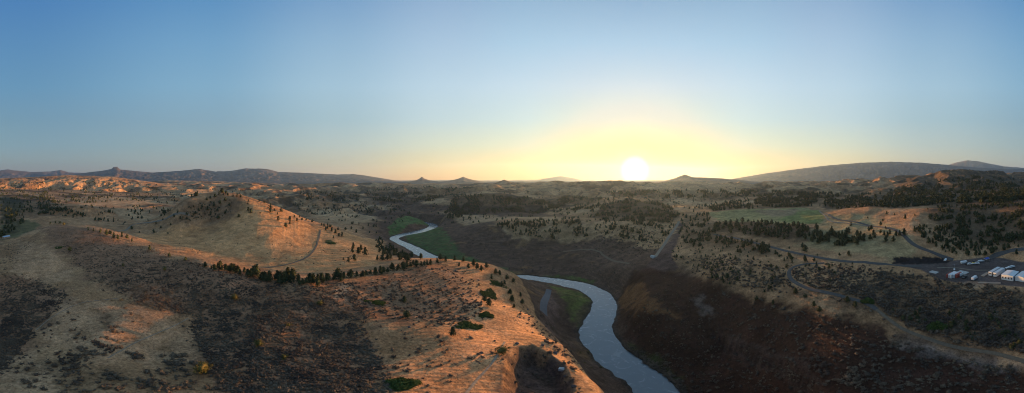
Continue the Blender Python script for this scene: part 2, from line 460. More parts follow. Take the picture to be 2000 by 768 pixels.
# rock cut above the river on the right (cliffs)
CL = spline([(*plane_pt(x, y, z), z) for x, y, z in [(1405,628,30),(1430,648,30),(1480,672,32),(1530,700,34),(1570,735,34),(1600,775,34)]], 8)
cd = np.full(Xs.shape, 1e9); sg = np.zeros(Xs.shape); along = np.zeros(Xs.shape); acc = 0.0
for a, b in zip(CL[:-1], CL[1:]):
    dx, dy = b[0] - a[0], b[1] - a[1]; L_ = math.hypot(dx, dy) + 1e-9
    t = ((Xs - a[0]) * dx + (Ys - a[1]) * dy) / L_ ** 2; tc_ = np.clip(t, 0, 1)
    d = np.hypot(Xs - a[0] - tc_ * dx, Ys - a[1] - tc_ * dy)
    mm = d < cd; cd[mm] = d[mm]; sg[mm] = ((Xs - a[0]) * dy - (Ys - a[1]) * dx)[mm] / L_; along[mm] = (acc + tc_ * L_)[mm]; acc += L_
yx, yy = plane_pt(1600, 640, 40)
a, b = CL[len(CL) // 2], CL[len(CL) // 2 + 1]
if ((yx - a[0]) * (b[1] - a[1]) - (yy - a[1]) * (b[0] - a[0])) < 0: sg = -sg
s_ = np.where(np.abs(sg) > 0, sg, cd) + 3.0 * gnoise(Xs / 7, Ys / 7) + 1.6 * gnoise(Xs / 2.6, Ys / 2.6)
ends = sstep(0, 12, along) * (1 - sstep(acc - 10, acc, along))
g = (1 - sstep(3, 20, cd)) * (.35 + .65 * ends)
Z2[:, jr] += g * (sstep(-1.6, 1.3, s_) * 6 - 6)
CLIFFM = np.zeros(Z2.shape); CLIFFM[:, jr] = g * (1 - sstep(1.6, 3.6, np.abs(s_)))
# old quarry hollow in the near hill
PIT = wpoly([(985,700),(1010,676),(1040,672),(1075,690),(1110,715),(1130,768),(1000,800),(975,768)])
pm = inpoly(PIT, Xs, Ys); pd_, _ = poly_dist(np.array(PIT + PIT[:1]), Xs, Ys)
pd_ = np.where(pm, pd_, 0)
Z2[:, jr] -= sstep(0, 4.5, pd_) * (8 + 1.4 * gnoise(Xs / 4, Ys / 4))
refresh()

# ------------------------------------------------------------------ ground colour (albedo)
C = np.zeros(Z2.shape + (3,))
def mixc(mask, col):
    global C
    C = C * (1 - mask[..., None]) + np.array(col) * mask[..., None]
wl_n = fbm(A2 * 7 + 3, L2 * 7, 5, 1)                    # clump scale follows distance: nearer = finer in metres
fine_n = fbm(A2 * 60, L2 * 60, 3, 2)
lowf = fbm(X2 / 60, Y2 / 60, 4, 3)
C[:] = (.30, .19, .105)
mixc(sstep(-.3, .5, lowf) * .55, (.37, .25, .145))
mixc(sstep(.05, .5, fbm(X2 / 23, Y2 / 23, 4, 4)) * .4, (.22, .15, .085))
# scrub and wood tint in the middle and far distance
slope = np.abs(np.gradient(Z2, axis=0) / (R2 * .0035)) + np.abs(np.gradient(Z2, axis=1) / (R2 * .0055))
nf = fbm(A2 * 30, L2 * 16, 5, 9)
woodm = sstep(.0, .22, nf + .35 * fine_n - .05) * sstep(math.log(420), math.log(900), L2)
mixc(woodm * .4, (.065, .05, .034))
bigw = fbm(A2 * 9 + 2, L2 * 9 + 5, 5, 19)
mixc(sstep(.02, .3, bigw + .25 * fine_n) * sstep(math.log(450), math.log(1000), L2) * .8, (.042, .038, .028))
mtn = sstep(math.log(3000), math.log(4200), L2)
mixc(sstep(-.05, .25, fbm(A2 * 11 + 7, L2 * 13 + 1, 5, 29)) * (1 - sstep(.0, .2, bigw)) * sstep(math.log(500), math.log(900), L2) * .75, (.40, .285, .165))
mixc(mtn * .8, (.040, .054, .070))  # wooded rock, with the blue of distant haze painted into its colour
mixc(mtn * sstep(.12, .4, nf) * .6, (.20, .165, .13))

def poly(pts, soft, wob=None, plane=None):
    P = wpoly(pts, plane)
    P = np.array(P)
    r0 = np.hypot(P[:, 0], P[:, 1]); wr = float(np.median(r0))
    wob = wob if wob is not None else .02 * wr
    jj = slice(int(np.searchsorted(RG, r0.min() * .6)), int(np.searchsorted(RG, r0.max() * 1.5)) + 1)
    aa = np.degrees(np.arctan2(P[:, 0], P[:, 1])); ii = slice(max(int(np.searchsorted(AZ, aa.min() - 8)), 0), int(np.searchsorted(AZ, aa.max() + 8)))
    X = X2[ii, jj]; Y = Y2[ii, jj]
    s = max(wob * 2.2, 1.0)
    Xp = X + wob * 1.6 * fbm(X / s, Y / s, 4, 5); Yp = Y + wob * 1.6 * fbm(X / s, Y / s, 4, 6)
    ins = inpoly(P, Xp, Yp); d, _ = poly_dist(np.vstack([P, P[:1]]), Xp, Yp)
    sdv = np.where(ins, d, -d)
    M = np.zeros(Z2.shape); M[ii, jj] = sstep(-soft, soft, sdv)
    return M
WOODS = [  # outline in the photo, count, height range, name, clumping
 ([(1385,436),(1440,431),(1500,436),(1560,440),(1600,447),(1680,458),(1700,475),(1640,482),(1560,470),(1480,462),(1400,452)], 230, 4, 7.5, 'in the long grove below the hay field', 0),
 ([(1335,425),(1380,420),(1400,455),(1480,470),(1530,498),(1440,495),(1400,478),(1340,485),(1325,455)], 190, 2.5, 6, 'in the scrubby wood beside the dam road', .5),
 ([(1600,402),(1650,392),(1760,388),(1820,392),(1830,400),(1760,406),(1700,404),(1640,409)], 320, 4, 8, 'in the dark wood along the meadow skyline', 0),
 ([(1810,410),(1850,397),(1900,393),(2030,393),(2030,474),(1940,480),(1880,470),(1840,440),(1815,428)], 900, 2.2, 4.8, 'in the wood on the right hillside', .25),
 ([(1700,385),(1760,366),(1850,350),(1895,344),(2030,354),(2030,395),(1830,398),(1740,392)], 1500, 5, 9, 'far wood on the right hill', .2),
 ([(1480,382),(1560,376),(1700,378),(1700,392),(1600,400),(1540,398),(1470,400)], 700, 5, 8, 'far wood beyond the hay field', .35),
 ([(1375,402),(1440,392),(1560,396),(1590,404),(1500,407),(1390,412)], 260, 4, 7, 'wood behind the hay field', .4),
 ([(1150,425),(1180,400),(1235,388),(1300,398),(1330,420),(1300,435),(1200,432)], 420, 3, 6, 'on the wooded knoll under the sun', .25),
 ([(960,440),(1060,430),(1180,432),(1310,430),(1320,450),(1290,478),(1180,460),(1080,468),(1000,458)], 520, 2, 5, 'on the dark terrace across the river', .2),
 ([(860,430),(885,388),(930,380),(990,378),(1060,392),(1120,402),(1090,415),(960,415),(880,428)], 900, 4, 7, 'far wood in the river valley', .2),
 ([(1040,388),(1110,384),(1180,385),(1185,405),(1120,412),(1060,405)], 320, 4, 7, 'far wood in the river valley', .35),
 ([(1180,375),(1300,372),(1480,372),(1600,378),(1450,386),(1300,388),(1200,386)], 500, 5, 9, 'far wood on the plain', .45),
 ([(700,366),(800,362),(930,368),(900,388),(780,398),(720,390)], 700, 5, 9, 'far wood beyond the golden hill', .35),
 ([(580,372),(700,376),(700,396),(600,392)], 260, 5, 9, 'far wood beyond the golden hill', .45),
 ([(0,380),(80,385),(150,410),(60,425),(30,450),(0,470)], 330, 4, 8, 'in the dark wood at the far left', .3),
 ([(370,402),(420,392),(455,392),(450,425),(380,432),(345,438)], 110, 1.5, 3.2, 'on the dark stony cap of the golden hill', 0),
]
# bare reservoir slopes: old shoreline terraces below the 35 m contour
az_deg = np.degrees(A2)
nearriv = (1 - sstep(330, 520, np.minimum(RD, 1e6))) * sstep(-38, -30, az_deg) * (R2 < 1200)
lev = Z2 + 2.0 * fbm(X2 / 30, Y2 / 30, 3, 8)
bare = nearriv * (1 - sstep(31, 37, lev)) * (1 - sstep(48, 56, az_deg) * 1)
hillside = (az_deg < 14) & (R2 < 215) & (az_deg > -32)
bare = np.where(hillside & (Z2 > 26), 0, bare)
mixc(bare, (.088, .060, .046))
terr = .5 + .5 * np.sin(lev * 2.1 + fbm(X2 / 20, Y2 / 20, 2, 12))
slp = np.abs(np.gradient(Z2, axis=1) / np.gradient(R2, axis=1))
mixc(bare * sstep(.72, .95, terr) * .3 * sstep(.08, .2, slp), (.17, .12, .085))
mixc(bare * sstep(.1, .5, fbm(X2 / 18, Y2 / 18, 4, 13)) * .5, (.065, .045, .035))
mixc(bare * sstep(.25, .55, fbm(X2 / 40, Y2 / 40, 3, 14)) * .55, (.21, .13, .06))
# cleared reddish slope, front right: deep shade and vignette painted into its colour
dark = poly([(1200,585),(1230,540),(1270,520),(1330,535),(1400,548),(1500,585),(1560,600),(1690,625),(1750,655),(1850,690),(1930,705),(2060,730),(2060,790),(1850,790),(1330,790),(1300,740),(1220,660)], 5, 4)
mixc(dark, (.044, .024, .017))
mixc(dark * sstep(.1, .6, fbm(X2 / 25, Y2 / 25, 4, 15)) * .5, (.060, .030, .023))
mixc(poly([(1205,590),(1225,560),(1260,556),(1275,590),(1330,612),(1330,622),(1250,612)], 3, 4) * .6, (.21, .11, .05))
mixc(poly([(1350,580),(1368,578),(1380,598),(1392,615),(1378,618),(1362,600)], 2, 3) * .5, (.20, .17, .15))
mixc(poly([(1262,520),(1285,495),(1310,450),(1322,436),(1336,436),(1325,470),(1312,500),(1325,525),(1290,530)], 2, 2), (.085, .06, .055))
# pale rock scar by the lower road
mixc(poly([(1755,655),(1790,660),(1850,675),(1930,690),(1990,715),(1960,740),(1880,715),(1830,700),(1790,690)], 3, 4) * .55, (.17, .155, .15))
# green flats along the water
G1 = poly([(758,452),(775,440),(800,431),(830,434),(845,440),(800,447),(775,458),(762,462)], 3, 4, 0.6)
G2 = poly([(795,458),(840,452),(862,452),(885,478),(905,500),(960,520),(1010,536),(1010,560),(900,530),(820,492),(800,478),(792,466)], 5, 6, 0.6)
G3 = poly([(1070,562),(1100,566),(1150,576),(1166,590),(1150,612),(1135,640),(1118,632),(1102,600),(1085,580)], 2.5, 3, 1.0)
G4 = poly([(1222,672),(1260,690),(1300,715),(1330,740),(1338,770),(1300,762),(1250,722),(1228,700)], 3, 3, 1.5)
G5 = poly([(1060,538),(1120,541),(1165,552),(1150,556),(1090,547)], 2, 2, 1.0)
for G_, c_ in ((G1, (.065, .13, .04)), (G2, (.060, .115, .04)), (G3, (.10, .125, .035)), (G4, (.055, .07, .025)), (G5, (.07, .12, .03))):
    mixc(np.clip(G_ * (.75 + .6 * fbm(X2 / 9, Y2 / 9, 3, 16)), 0, 1), c_)
mixc(poly([(1135,600),(1150,590),(1160,596),(1140,630),(1125,636),(1120,625)], 2, 2, 1.0) * .7, (.07, .05, .04))
# wet margin
mixc((1 - sstep(.3, 3.5, RD)) * .8, (.05, .045, .04))
# gravel shelf beside the river
mixc(poly([(1055,598),(1072,565),(1085,585),(1092,610),(1078,640),(1100,680),(1090,690),(1060,640)], 2, 3) * .6, (.14, .10, .09))
# sagebrush ground
SG = [poly([(70,438),(190,450),(300,491),(400,517),(500,544),(600,556),(700,550),(716,600),(712,640),(738,700),(768,768),(460,768),(400,700),(368,640),(372,615),(300,608),(260,590),(200,560),(140,512),(85,465)], 9, 9),
      poly([(-40,545),(60,540),(135,572),(120,600),(60,658),(-40,760)], 6, 6)]
SG2 = poly([(700,555),(780,530),(860,515),(905,530),(940,590),(900,640),(800,625),(722,618)], 3, 6)
for g_ in SG: mixc(g_ * .85, (.20, .122, .078))
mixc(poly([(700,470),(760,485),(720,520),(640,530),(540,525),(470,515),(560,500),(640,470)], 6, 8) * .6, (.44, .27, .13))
mixc(SG2 * .6, (.17, .105, .07))
redp = sstep(.1, .42, fbm(X2 / 16, Y2 / 16, 4, 21)) * (R2 < 230) * (az_deg > -70) * (az_deg < 15) * (Z2 > 28)
mixc(redp * .55, (.22, .12, .072))
mixc(poly([(425,548),(470,545),(520,548),(490,560),(440,565)], 2, 3) * .7, (.32, .17, .10))
mixc(poly([(650,560),(668,555),(690,560),(668,575),(655,585)], 1.5, 2) * .8, (.36, .25, .16))
mixc(poly([(190,600),(222,608),(228,640),(210,655),(190,625)], 2, 3) * .6, (.12, .085, .06))
# quarry hollow
mixc(poly([(985,700),(1010,676),(1040,672),(1075,690),(1110,715),(1130,768),(1000,800),(975,768)], 2, 2), (.08, .058, .05))
# golden hill: darker stony cap and a bluish-green fold
mixc(poly([(335,442),(365,402),(395,384),(440,378),(468,388),(478,405),(458,428),(430,440),(380,446)], 18, 24) * .3, (.085, .06, .042))
GH = poly([(300,475),(400,500),(540,525),(640,530),(740,515),(750,470),(660,450),(600,437),(520,402),(480,388),(455,425),(330,445),(260,455)], 8, 6)
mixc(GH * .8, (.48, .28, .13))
mixc(poly([(700,640),(800,650),(900,650),(960,600),(1000,560),(1060,640),(1110,700),(1000,670),(940,760),(800,790),(740,700)], 3, 5) * .7, (.39, .225, .115))
mixc(poly([(335,442),(365,402),(395,384),(440,378),(468,388),(478,405),(458,428),(430,440),(380,446)], 18, 24) * .65 * np.clip(.9 + 1.6 * fine_n, .3, 1.3).clip(0, 1.2) * .8, (.085, .06, .042))
mixc(poly([(632,470),(645,468),(658,477),(640,478)], 2, 2), (.05, .07, .025))
# valley meadow at far left
mixc(poly([(0,470),(40,462),(80,440),(60,430),(20,432),(0,440)], 8, 10) * .8, (.09, .11, .055))
mixc(poly([(0,440),(30,425),(50,400),(30,385),(0,380)], 10, 14) * .8, (.035, .05, .022))
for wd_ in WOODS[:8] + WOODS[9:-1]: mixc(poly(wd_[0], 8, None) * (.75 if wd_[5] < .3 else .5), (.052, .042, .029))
for tp_ in ([(1060,396),(1190,398),(1150,418),(1090,413)], [(1250,364),(1337,350),(1480,362),(1440,380),(1300,379)], [(1330,388),(1500,388),(1480,400),(1400,403),(1300,398)],
            [(860,413),(960,421),(1100,425),(1090,433),(900,437)], [(600,412),(700,415),(745,430),(700,437),(620,427)], [(960,366),(1150,369),(1040,375)], [(700,398),(760,400),(770,410),(700,409)],
            [(130,388),(230,384),(330,395),(260,402),(160,400)], [(210,410),(270,400),(330,412),(300,428),(240,424)], [(60,352),(180,350),(300,360),(230,372),(100,370)], [(350,385),(300,372),(420,366),(520,380),(470,384)]):
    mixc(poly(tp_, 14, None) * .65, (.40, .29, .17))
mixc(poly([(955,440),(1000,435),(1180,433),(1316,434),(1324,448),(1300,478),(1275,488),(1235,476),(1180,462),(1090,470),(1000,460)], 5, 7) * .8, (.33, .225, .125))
for tp_ in ([(35,470),(95,480),(130,520),(150,548),(60,552),(20,530)], [(110,575),(200,590),(300,612),(365,640),(380,700),(300,712),(180,700),(90,660)], [(0,700),(60,690),(110,720),(100,768),(0,768)]):
    mixc(poly(tp_, 3, 3) * .65 * (1 - sstep(.25, .5, np.abs(fbm(X2 / 8, Y2 / 8, 3, 44)))), (.42, .285, .175))
mixc(sstep(86, 92, az_deg) * sstep(780, 900, R2) * (1 - sstep(1400, 1700, R2)) * sstep(-.25, .05, fine_n + .3) * .85, (.05, .042, .03))
# hay field and green plot
mixc(poly([(1380,416),(1450,409),(1580,407),(1612,419),(1604,436),(1500,436),(1400,430)], 4, 5) * .85, (.23, .235, .11))
mixc(poly([(1520,430),(1555,414),(1600,410),(1612,422),(1602,437),(1550,437)], 4, 4) * .9, (.15, .19, .07))
mixc(poly([(1470,411),(1560,409),(1550,421),(1510,424)], 4, 4) * .7, (.22, .17, .12))
mixc(poly([(1620,420),(1700,418),(1770,455),(1800,500),(1740,505),(1560,480),(1590,445)], 6, 6) * .45, (.25, .26, .14))
# right hillside under woods
mixc(poly([(1680,385),(1760,362),(1850,347),(1890,343),(2060,352),(2060,490),(1960,480),(1880,470),(1830,440),(1800,400)], 12, 14) * .5, (.08, .065, .045))
mixc(poly([(1400,560),(1500,560),(1560,575),(1600,585),(1700,615),(1780,655),(1990,700),(2060,700),(2060,565),(1870,556),(1800,545),(1720,530),(1690,560)], 5, 6) * .8, (.10, .065, .042))
mixc(CLIFFM * .5, (.075, .058, .052))
# works yard and rock-fill bank
mixc(f[..., None][..., 0] if False else np.pad(1 - sstep(-.5, 1.5, sd), ((0, 0), (0, Z2.shape[1] - sd.shape[1]))), (.085, .075, .075))
mixc(poly([(1745,503),(1840,503),(1858,510),(1850,514),(1745,516)], 1, 1.5), (.022, .020, .022))
mixc(poly([(1870,553),(1900,548),(1945,553),(1950,560),(1890,562)], 1, 1.5) * .7, (.28, .20, .14))
C *= (1 + .22 * fine_n)[..., None] * np.array([1.20, .98, .85])
C = np.clip(C, .01, .6)

# ------------------------------------------------------------------ materials
def nodes(name):
    m = bpy.data.materials.new(name); m.use_nodes = True
    nt = m.node_tree
    return m, nt, nt.nodes['Principled BSDF']
def mat_plain(name, col, rough=.7, metal=0.0, nscale=3.0, namt=.18, bump=0.0, spec=.3):
    m, nt, b = nodes(name)
    tc = nt.nodes.new('ShaderNodeNewGeometry')
    n = nt.nodes.new('ShaderNodeTexNoise'); n.inputs['Scale'].default_value = nscale; n.inputs['Detail'].default_value = 5
    nt.links.new(tc.outputs['Position'], n.inputs['Vector'])
    mr = nt.nodes.new('ShaderNodeMapRange'); mr.inputs['From Min'].default_value = .3; mr.inputs['From Max'].default_value = .7
    mr.inputs['To Min'].default_value = 1 - namt; mr.inputs['To Max'].default_value = 1 + namt
    nt.links.new(n.outputs['Fac'], mr.inputs['Value'])
    v = nt.nodes.new('ShaderNodeVectorMath'); v.operation = 'SCALE'; v.inputs[0].default_value = col
    nt.links.new(mr.outputs[0], v.inputs['Scale'])
    nt.links.new(v.outputs[0], b.inputs['Base Color'])
    b.inputs['Roughness'].default_value = rough; b.inputs['Metallic'].default_value = metal
    b.inputs['Specular IOR Level'].default_value = spec
    if bump:
        bp = nt.nodes.new('ShaderNodeBump'); bp.inputs['Strength'].default_value = bump; bp.inputs['Distance'].default_value = .1
        nt.links.new(n.outputs['Fac'], bp.inputs['Height']); nt.links.new(bp.outputs[0], b.inputs['Normal'])
    return m

def mat_ground():
    m, nt, b = nodes('dry_ground')
    N, L = nt.nodes, nt.links
    at = N.new('ShaderNodeAttribute'); at.attribute_name = 'Col'
    g = N.new('ShaderNodeNewGeometry')
    def noise(s, d=6, r=.6):
        n = N.new('ShaderNodeTexNoise'); n.inputs['Scale'].default_value = s; n.inputs['Detail'].default_value = d; n.inputs['Roughness'].default_value = r
        L.new(g.outputs['Position'], n.inputs['Vector']); return n
    n1 = noise(.9, 6, .7); n2 = noise(.09, 7, .65); n3 = noise(.012, 8, .68)
    def mr(n, a, b_, lo=.35, hi=.65):
        x = N.new('ShaderNodeMapRange'); x.inputs['From Min'].default_value = lo; x.inputs['From Max'].default_value = hi
        x.inputs['To Min'].default_value = a; x.inputs['To Max'].default_value = b_
        L.new(n.outputs['Fac'], x.inputs['Value']); return x
    a1 = mr(n1, .62, 1.35); a2 = mr(n2, .70, 1.25); a3 = mr(n3, .75, 1.2)
    def mul(a, b_):
        x = N.new('ShaderNodeMath'); x.operation = 'MULTIPLY'; L.new(a, x.inputs[0]); L.new(b_, x.inputs[1]); return x.outputs[0]
    k = mul(mul(a1.outputs[0], a2.outputs[0]), a3.outputs[0])
    v = N.new('ShaderNodeVectorMath'); v.operation = 'SCALE'; L.new(at.outputs['Color'], v.inputs[0]); L.new(k, v.inputs['Scale'])
    # stones and tufts
    vo = N.new('ShaderNodeTexVoronoi'); vo.inputs['Scale'].default_value = 1.3; L.new(g.outputs['Position'], vo.inputs['Vector'])
    sp = N.new('ShaderNodeMapRange'); sp.inputs['From Min'].default_value = .12; sp.inputs['From Max'].default_value = .3
    sp.inputs['To Min'].default_value = .38; sp.inputs['To Max'].default_value = 1.12
    L.new(vo.outputs['Distance'], sp.inputs['Value'])
    v2 = N.new('ShaderNodeVectorMath'); v2.operation = 'SCALE'; L.new(v.outputs[0], v2.inputs[0]); L.new(sp.outputs[0], v2.inputs['Scale'])
    L.new(v2.outputs[0], b.inputs['Base Color'])
    b.inputs['Roughness'].default_value = .95; b.inputs['Specular IOR Level'].default_value = .1
    ad = N.new('ShaderNodeMath'); ad.operation = 'MULTIPLY_ADD'; ad.inputs[1].default_value = 6.0
    L.new(n2.outputs['Fac'], ad.inputs[0]); L.new(n1.outputs['Fac'], ad.inputs[2])
    bp = N.new('ShaderNodeBump'); bp.inputs['Strength'].default_value = .55; bp.inputs['Distance'].default_value = .55
    L.new(ad.outputs[0], bp.inputs['Height']); L.new(bp.outputs[0], b.inputs['Normal'])
    return m

def mat_leaf(name, cols, sc=.25, rough=.8, trans=0.0):
    m, nt, b = nodes(name)
    N, L = nt.nodes, nt.links
    g = N.new('ShaderNodeNewGeometry')
    n = N.new('ShaderNodeTexNoise'); n.inputs['Scale'].default_value = sc; n.inputs['Detail'].default_value = 3
    L.new(g.outputs['Position'], n.inputs['Vector'])
    n2 = N.new('ShaderNodeTexNoise'); n2.inputs['Scale'].default_value = 4.0; n2.inputs['Detail'].default_value = 2
    L.new(g.outputs['Position'], n2.inputs['Vector'])
    mx = N.new('ShaderNodeMath'); mx.operation = 'MULTIPLY_ADD'; mx.inputs[1].default_value = .5
    L.new(n2.outputs['Fac'], mx.inputs[0]); L.new(n.outputs['Fac'], mx.inputs[2])
    cr = N.new('ShaderNodeValToRGB'); e = cr.color_ramp.elements
    e[0].position = .55; e[0].color = (*cols[0], 1); e[1].position = .95; e[1].color = (*cols[-1], 1)
    if len(cols) == 3:
        x = e.new(.75); x.color = (*cols[1], 1)
    L.new(mx.outputs[0], cr.inputs['Fac']); L.new(cr.outputs[0], b.inputs['Base Color'])
    b.inputs['Roughness'].default_value = rough; b.inputs['Specular IOR Level'].default_value = .15
    return m

M = {}
M['ground'] = mat_ground()
M['juniper'] = mat_leaf('juniper_foliage', [(.028, .038, .018), (.050, .062, .028), (.085, .085, .038)], .2)
M['bark'] = mat_plain('bark', (.09, .06, .045), .9)
M['sage'] = mat_leaf('sagebrush_foliage', [(.065, .047, .038), (.11, .080, .058), (.20, .14, .09)], .12)
M['oak'] = mat_leaf('yellow_green_foliage', [(.06, .055, .015), (.11, .095, .028), (.17, .12, .04)], .5)
M['green'] = mat_leaf('green_thicket_foliage', [(.03, .05, .012), (.055, .085, .02), (.09, .12, .03)], .5)
M['asphalt'] = mat_plain('worn_asphalt', (.085, .072, .064), .9, nscale=.7, bump=.2)
M['gravel'] = mat_plain('pale_gravel', (.22, .17, .125), .95, nscale=1.2, bump=.3)
M['dirt'] = mat_plain('track_dirt', (.15, .105, .07), .95, nscale=1.2, bump=.3)
M['palepath'] = mat_plain('worn_path', (.27, .20, .14), .95, nscale=1.2, namt=.35, bump=.3)
M['greygravel'] = mat_plain('grey_gravel', (.12, .11, .115), .95, nscale=1.2, bump=.3)
M['white'] = mat_plain('white_sheet', (.58, .60, .61), .5, nscale=1.5, namt=.08)
M['whitepaint'] = mat_plain('white_paint', (.66, .66, .66), .3, nscale=2, namt=.05)
M['red'] = mat_plain('rust_red_paint', (.30, .06, .045), .5, nscale=3)
M['darkpaint'] = mat_plain('dark_paint', (.03, .032, .038), .3)
M['yellow'] = mat_plain('yellow_paint', (.60, .44, .10), .4)
M['bluepaint'] = mat_plain('blue_sheet', (.05, .09, .35), .5)
M['glass'] = mat_plain('dark_glass', (.02, .025, .03), .08, spec=.6)
M['rubber'] = mat_plain('tyre_rubber', (.02, .02, .02), .8)
M['steel'] = mat_plain('dull_steel', (.35, .35, .36), .45, .6)
M['concrete'] = mat_plain('concrete', (.42, .39, .36), .85, nscale=1.2, bump=.2)
M['tan'] = mat_plain('tan_board', (.36, .25, .18), .8)
M['bluegrey'] = mat_plain('blue_grey_roof', (.30, .38, .48), .5)
M['rock'] = mat_plain('dark_basalt', (.10, .08, .075), .9, nscale=.8, namt=.4, bump=.4)
M['lamp'] = mat_plain('lamp_lens', (.6, .6, .55), .2)

def mat_water():
    m, nt, b = nodes('river_water')
    N, L = nt.nodes, nt.links
    g = N.new('ShaderNodeNewGeometry')
    mp = N.new('ShaderNodeMapping'); mp.inputs['Scale'].default_value = (.35, .35, .35)
    L.new(g.outputs['Position'], mp.inputs['Vector'])
    n = N.new('ShaderNodeTexNoise'); n.inputs['Scale'].default_value = 1.0; n.inputs['Detail'].default_value = 6; n.inputs['Distortion'].default_value = .8
    L.new(mp.outputs[0], n.inputs['Vector'])
    n2 = N.new('ShaderNodeTexNoise'); n2.inputs['Scale'].default_value = .09; n2.inputs['Detail'].default_value = 7; n2.inputs['Distortion'].default_value = 2.5; n2.inputs['Roughness'].default_value = .7
    L.new(g.outputs['Position'], n2.inputs['Vector'])
    cr = N.new('ShaderNodeValToRGB'); e = cr.color_ramp.elements
    e[0].position = .5; e[0].color = (.15, .165, .175, 1); e[1].position = .72; e[1].color = (.23, .238, .245, 1)
    L.new(n2.outputs['Fac'], cr.inputs['Fac']); L.new(cr.outputs[0], b.inputs['Base Color'])
    rr = N.new('ShaderNodeMapRange'); rr.inputs['From Min'].default_value = .4; rr.inputs['From Max'].default_value = .62
    rr.inputs['To Min'].default_value = .08; rr.inputs['To Max'].default_value = .3
    L.new(n2.outputs['Fac'], rr.inputs['Value']); L.new(rr.outputs[0], b.inputs['Roughness'])
    b.inputs['IOR'].default_value = 1.6
    bp = N.new('ShaderNodeBump'); bp.inputs['Strength'].default_value = .2; bp.inputs['Distance'].default_value = .06
    L.new(n.outputs['Fac'], bp.inputs['Height']); L.new(bp.outputs[0], b.inputs['Normal'])
    return m
M['water'] = mat_water()

# ------------------------------------------------------------------ ground mesh (one sheet near, one for the mountains, sharing their seam ring)
def grid_mesh(name, j0, j1):
    nA = len(AZ); nR = j1 - j0
    V = np.stack([X2[:, j0:j1], Y2[:, j0:j1], Z2[:, j0:j1]], -1).reshape(-1, 3)
    i, j = np.meshgrid(np.arange(nA - 1), np.arange(nR - 1), indexing='ij')
    a = (i * nR + j).ravel()
    F = np.stack([a, a + 1, a + nR + 1, a + nR], 1)
    F = F[:, ::-1]
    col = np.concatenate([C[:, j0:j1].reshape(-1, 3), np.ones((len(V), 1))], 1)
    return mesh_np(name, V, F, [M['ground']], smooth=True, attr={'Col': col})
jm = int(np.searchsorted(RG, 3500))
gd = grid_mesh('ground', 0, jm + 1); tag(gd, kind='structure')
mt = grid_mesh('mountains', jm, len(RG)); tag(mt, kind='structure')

# ------------------------------------------------------------------ river, roads
ROADS = []
HAZE_D = 0.5 / 10000
def ribbon(name, P, w, off, mat, kind='structure', flat=None, across=5):
    P = np.array(P, float)
    if flat is None: ROADS.append((P[:, :2].copy(), w / 2 + .6))
    t = np.gradient(P[:, :2], axis=0); t /= np.linalg.norm(t, axis=1)[:, None] + 1e-9
    nrm = np.stack([t[:, 1], -t[:, 0]], 1)
    V = []
    wv = P[:, 2] if P.shape[1] > 2 else np.full(len(P), w)
    for k in range(across):
        s = k / (across - 1) * 2 - 1
        xy = P[:, :2] + nrm * (s * wv / 2)[:, None]
        r = np.hypot(xy[:, 0], xy[:, 1])
        z = np.full(len(P), flat) if flat is not None else zat(xy[:, 0], xy[:, 1]) + off * (1 if abs(s) < .9 else .2) + .0008 * r
        V.append(np.column_stack([xy, z]))
    V = np.stack(V, 1).reshape(-1, 3)
    n = len(P); i, k = np.meshgrid(np.arange(n - 1), np.arange(across - 1), indexing='ij')
    a = (i * across + k).ravel()
    F = np.stack([a, a + 1, a + across + 1, a + across], 1)
    o = mesh_np(name, V, F, [mat], smooth=True)
    return tag(o, kind=kind)
wr_ = RV.copy(); wr_[:, 2] = wr_[:, 2] * 2 + 14
ribbon('river_water', wr_, 0, 0, M['water'], flat=0.0, across=3)

def pxline(pts, step=3.0, plane=None):
    P = [plane_pt(x, y, plane) if plane is not None else hit(x, y) for x, y in pts]
    P = spline([p for p in P if p], 14)
    d = np.concatenate([[0], np.cumsum(np.hypot(*np.diff(P, axis=0).T))])
    n = max(int(d[-1] / step), 4); q = np.linspace(0, d[-1], n)
    return np.stack([np.interp(q, d, P[:, 0]), np.interp(q, d, P[:, 1])], 1)
ribbon('road', pxline([(1395,458),(1450,469),(1500,481),(1560,496),(1620,507),(1700,514),(1745,518),(1800,521)]), 4.6, .14, M['asphalt'])
ribbon('road', pxline([(1610,514),(1575,516),(1550,522),(1541,533),(1548,548),(1580,564),(1640,578),(1690,592),(1712,605)], 2), 2.8, .12, M['asphalt'])
ribbon('dirt_track', pxline([(1712,605),(1722,613),(1760,641),(1820,665),(1880,681),(1940,690),(2000,706),(2060,722)], 2), 2.0, .12, M['dirt'])
ribbon('gravel_road', pxline([(1326,433),(1316,450),(1300,474),(1287,492),(1279,504)]), 4.5, .14, M['gravel'])
ribbon('ditch_road', pxline([(1612,417),(1630,427),(1680,436),(1740,447),(1762,458),(1785,478),(1825,495),(1862,508)]), 4.0, .16, M['dirt'] if False else M['asphalt'])
ribbon('gravel_road', pxline([(1600,412),(1618,430),(1650,436),(1700,443)]), 2.6, .14, M['gravel'])
ribbon('road', pxline([(1925,507),(1945,499),(1975,490),(2000,487),(2040,484)]), 6, .16, M['asphalt'])
ribbon('dirt_track', pxline([(626,450),(623,463),(616,484),(600,502),(575,513),(545,520),(510,524)], 2), 2.4, .12, M['dirt'])
ribbon('dirt_track', pxline([(1230,515),(1180,500),(1170,492),(1140,488),(1100,492)]), 3, .12, M['dirt'])
ribbon('dirt_track', pxline([(986,668),(962,708),(932,742),(905,775)], 1), .7, .04, M['palepath'])
ribbon('gravel_track', pxline([(1072,566),(1068,580),(1062,594),(1062,612)], 2), 5, .12, M['greygravel'])
ribbon('dirt_track', pxline([(70,645),(110,615),(160,592),(230,583)], 1.5), .45, .03, M['palepath'])
